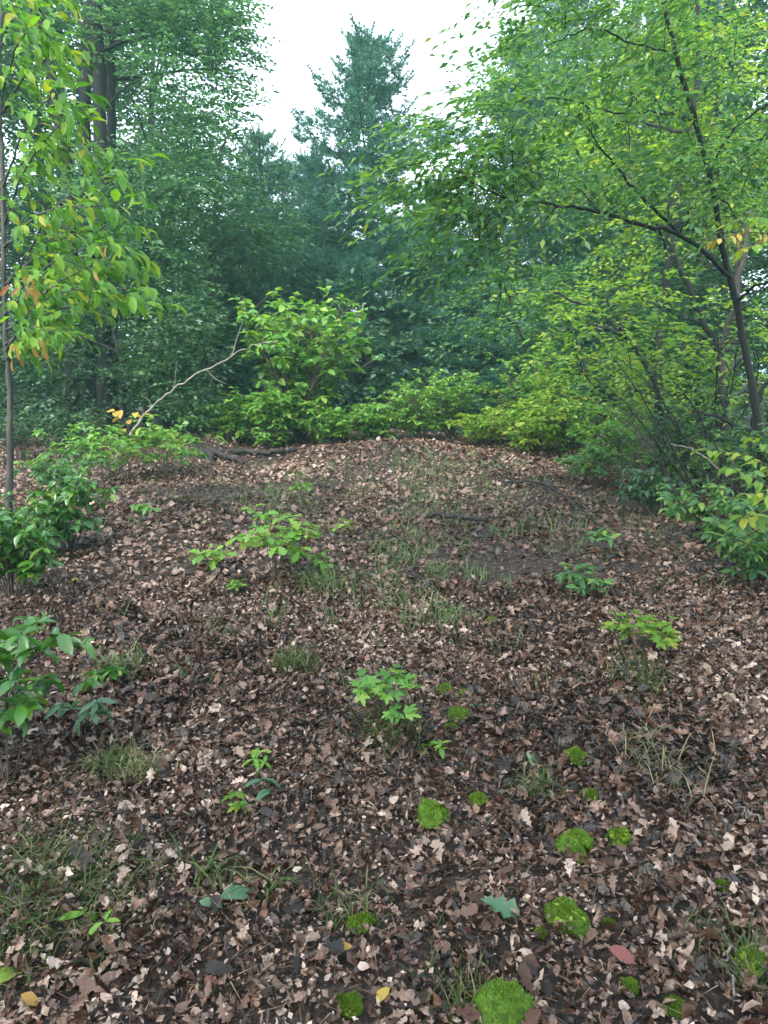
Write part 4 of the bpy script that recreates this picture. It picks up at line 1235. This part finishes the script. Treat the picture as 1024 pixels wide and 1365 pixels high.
for u, dx, dz, l in [(.45, .2, .9, .35), (.6, .7, -.5, .3), (.72, .3, 1.0, .45), (.85, .9, .5, .25), (.33, -.5, .8, .22)]:
    q = bpth[int(u * (len(bpth) - 1))]
    e = q + nrm(np.array([dx, rr.normal(0, .5), dz])) * l
    obj('twig', tube_mesh('twig', M['dead_wood'], smooth_path([q, (q + e) / 2 + rr.normal(0, .03, 3), e], 5, .004, rr), .006, .002, 5), db)
stick('short black stick lying across the middle of the clearing', [(570, 697), (605, 699), (642, 704)], .028, .018, 'wet_wood', 2, jit=.006, lift=.06)
stick('long thin curved stick lying on the right half of the clearing', [(670, 651), (715, 652), (745, 665), (775, 690), (805, 714)], .016, .009, 'wet_wood', 3, jit=.008, lift=.06)
stick('dark rotten log lying at the far left of the clearing', [(310, 606), (350, 609), (395, 605)], .045, .03, 'wet_wood', 4, name='rotten_log', sides=9, jit=.015)
stick('small dark curved twig below the rotten log', [(420, 650), (440, 655), (452, 668)], .012, .006, 'wet_wood', 5)
stick('pale leaning stick in front of the thicket at the right edge', [(895, 592, 7.0), (925, 600, 6.7), (960, 628, 6.4), (990, 672)], .008, .006, 'dead_wood', 6, jit=.004)
stick('dark stick lying at the right of the clearing, above the green clump', [(822, 748), (835, 728)], .012, .008, 'wet_wood', 7)
stick('thin arched twig in the lower right', [(890, 1165), (905, 1140), (925, 1135)], .004, .002, 'dead_wood', 8, lift=.03)
stick('thin curved root-like twig in the lower left of the middle', [(310, 1260), (315, 1300), (345, 1325), (390, 1335)], .004, .003, 'twig', 9, lift=.03)
stick('straight dark twig in the bottom middle', [(590, 1365), (592, 1310), (600, 1290)], .006, .004, 'wet_wood', 10, lift=.03)
stick('dark broken stick running down to the bottom middle', [(610, 1252), (640, 1282), (662, 1300)], .008, .006, 'wet_wood', 11, lift=.03)
stick('thin pale upright stalk beside the flat moss cushion', [(783, 1030), (783, 1008, 2.65)], .002, .0015, 'dead_wood', 12)
stick('thin pale twig crossing the bottom right', [(965, 1250), (968, 1300), (985, 1350)], .004, .003, 'dead_wood', 13, lift=.03)
stick('pale twig lying near the right edge of the lower litter', [(985, 1085), (1000, 1100), (1020, 1108)], .004, .003, 'dead_wood', 14, lift=.03)
stick('dark slanting twig in the lower right, beside the arched twig', [(870, 1120), (905, 1150), (930, 1160)], .004, .003, 'twig', 15, lift=.03)
sg = G(268, 612)
stump = thing('rotten_stump', 'low dark rotten stump at the left end of the rotten log', 'stump', sg)
rr = np.random.default_rng(330)
obj('stump_wood', tube_mesh('stump_wood', M['wet_wood'], smooth_path([sg + np.array([.15, 0, -.1]), sg + np.array([-.02, 0, .12]), sg + np.array([-.22, .05, .27])], 6, .02, rr), .10, .03, 10, rr, .14, .08), stump)
obj('root', tube_mesh('root', M['wet_wood'], smooth_path([sg + np.array([.1, 0, .12]), sg + np.array([.35, -.1, .05]), sg + np.array([.6, -.12, -.04])], 5, .01, rr), .06, .02, 7, rr, .1), stump)
obj('root', tube_mesh('root', M['wet_wood'], smooth_path([sg + np.array([.1, -.02, .1]), sg + np.array([.2, -.25, .05]), sg + np.array([.25, -.5, -.04])], 5, .01, rr), .05, .02, 7, rr, .1), stump)
# yellow leaves on a sprig beside the bent branch
yb = G(175, 640)
leafy_branch('yellow_sprig', 'sprig with yellow leaves at the foot of the bent dead branch', 'plant', yb,
    [[yb, P(172, 560, yb[1]), P(195, 550, yb[1] - .1)], [yb, P(160, 556, yb[1]), P(150, 550, yb[1] - .1)]], 123, 5, .15, 'leaf_yellow', 'broad', droop=.1)

# ------------------------------------------------------------------ haze: the damp air of the wood
bpy.context.view_layer.update()
top, low = CAM_Z + 1, -1.0
for o in bpy.data.objects:
    if o.type == 'MESH' and (o.name.startswith(('crown', 'trunk'))):
        top = max(top, max((o.matrix_world @ Vector(c))[2] for c in o.bound_box))
low = min(v[2] for v in ground.bound_box) - 1.0
hx, hy0, hy1 = 520.0, -520.0, 520.0
V = np.array([(x, y, z) for x in (-hx, hx) for y in (hy0, hy1) for z in (low, top + .5)])
F = np.array([(0, 1, 3, 2), (4, 6, 7, 5), (0, 4, 5, 1), (2, 3, 7, 6), (0, 2, 6, 4), (1, 5, 7, 3)])
hm = bpy.data.materials.new('haze')
hm.use_nodes = True
hm.node_tree.nodes.clear()
ho = hm.node_tree.nodes.new('ShaderNodeOutputMaterial')
hv = hm.node_tree.nodes.new('ShaderNodeVolumePrincipled')
hv.inputs['Color'].default_value = (.50, .92, .86, 1)
hv.inputs['Density'].default_value = HAZE
hv.inputs['Anisotropy'].default_value = 0.3
hm.node_tree.links.new(hv.outputs[0], ho.inputs['Volume'])
haze = obj('haze', mesh_np('haze', V, F, hm), None, kind='stuff')
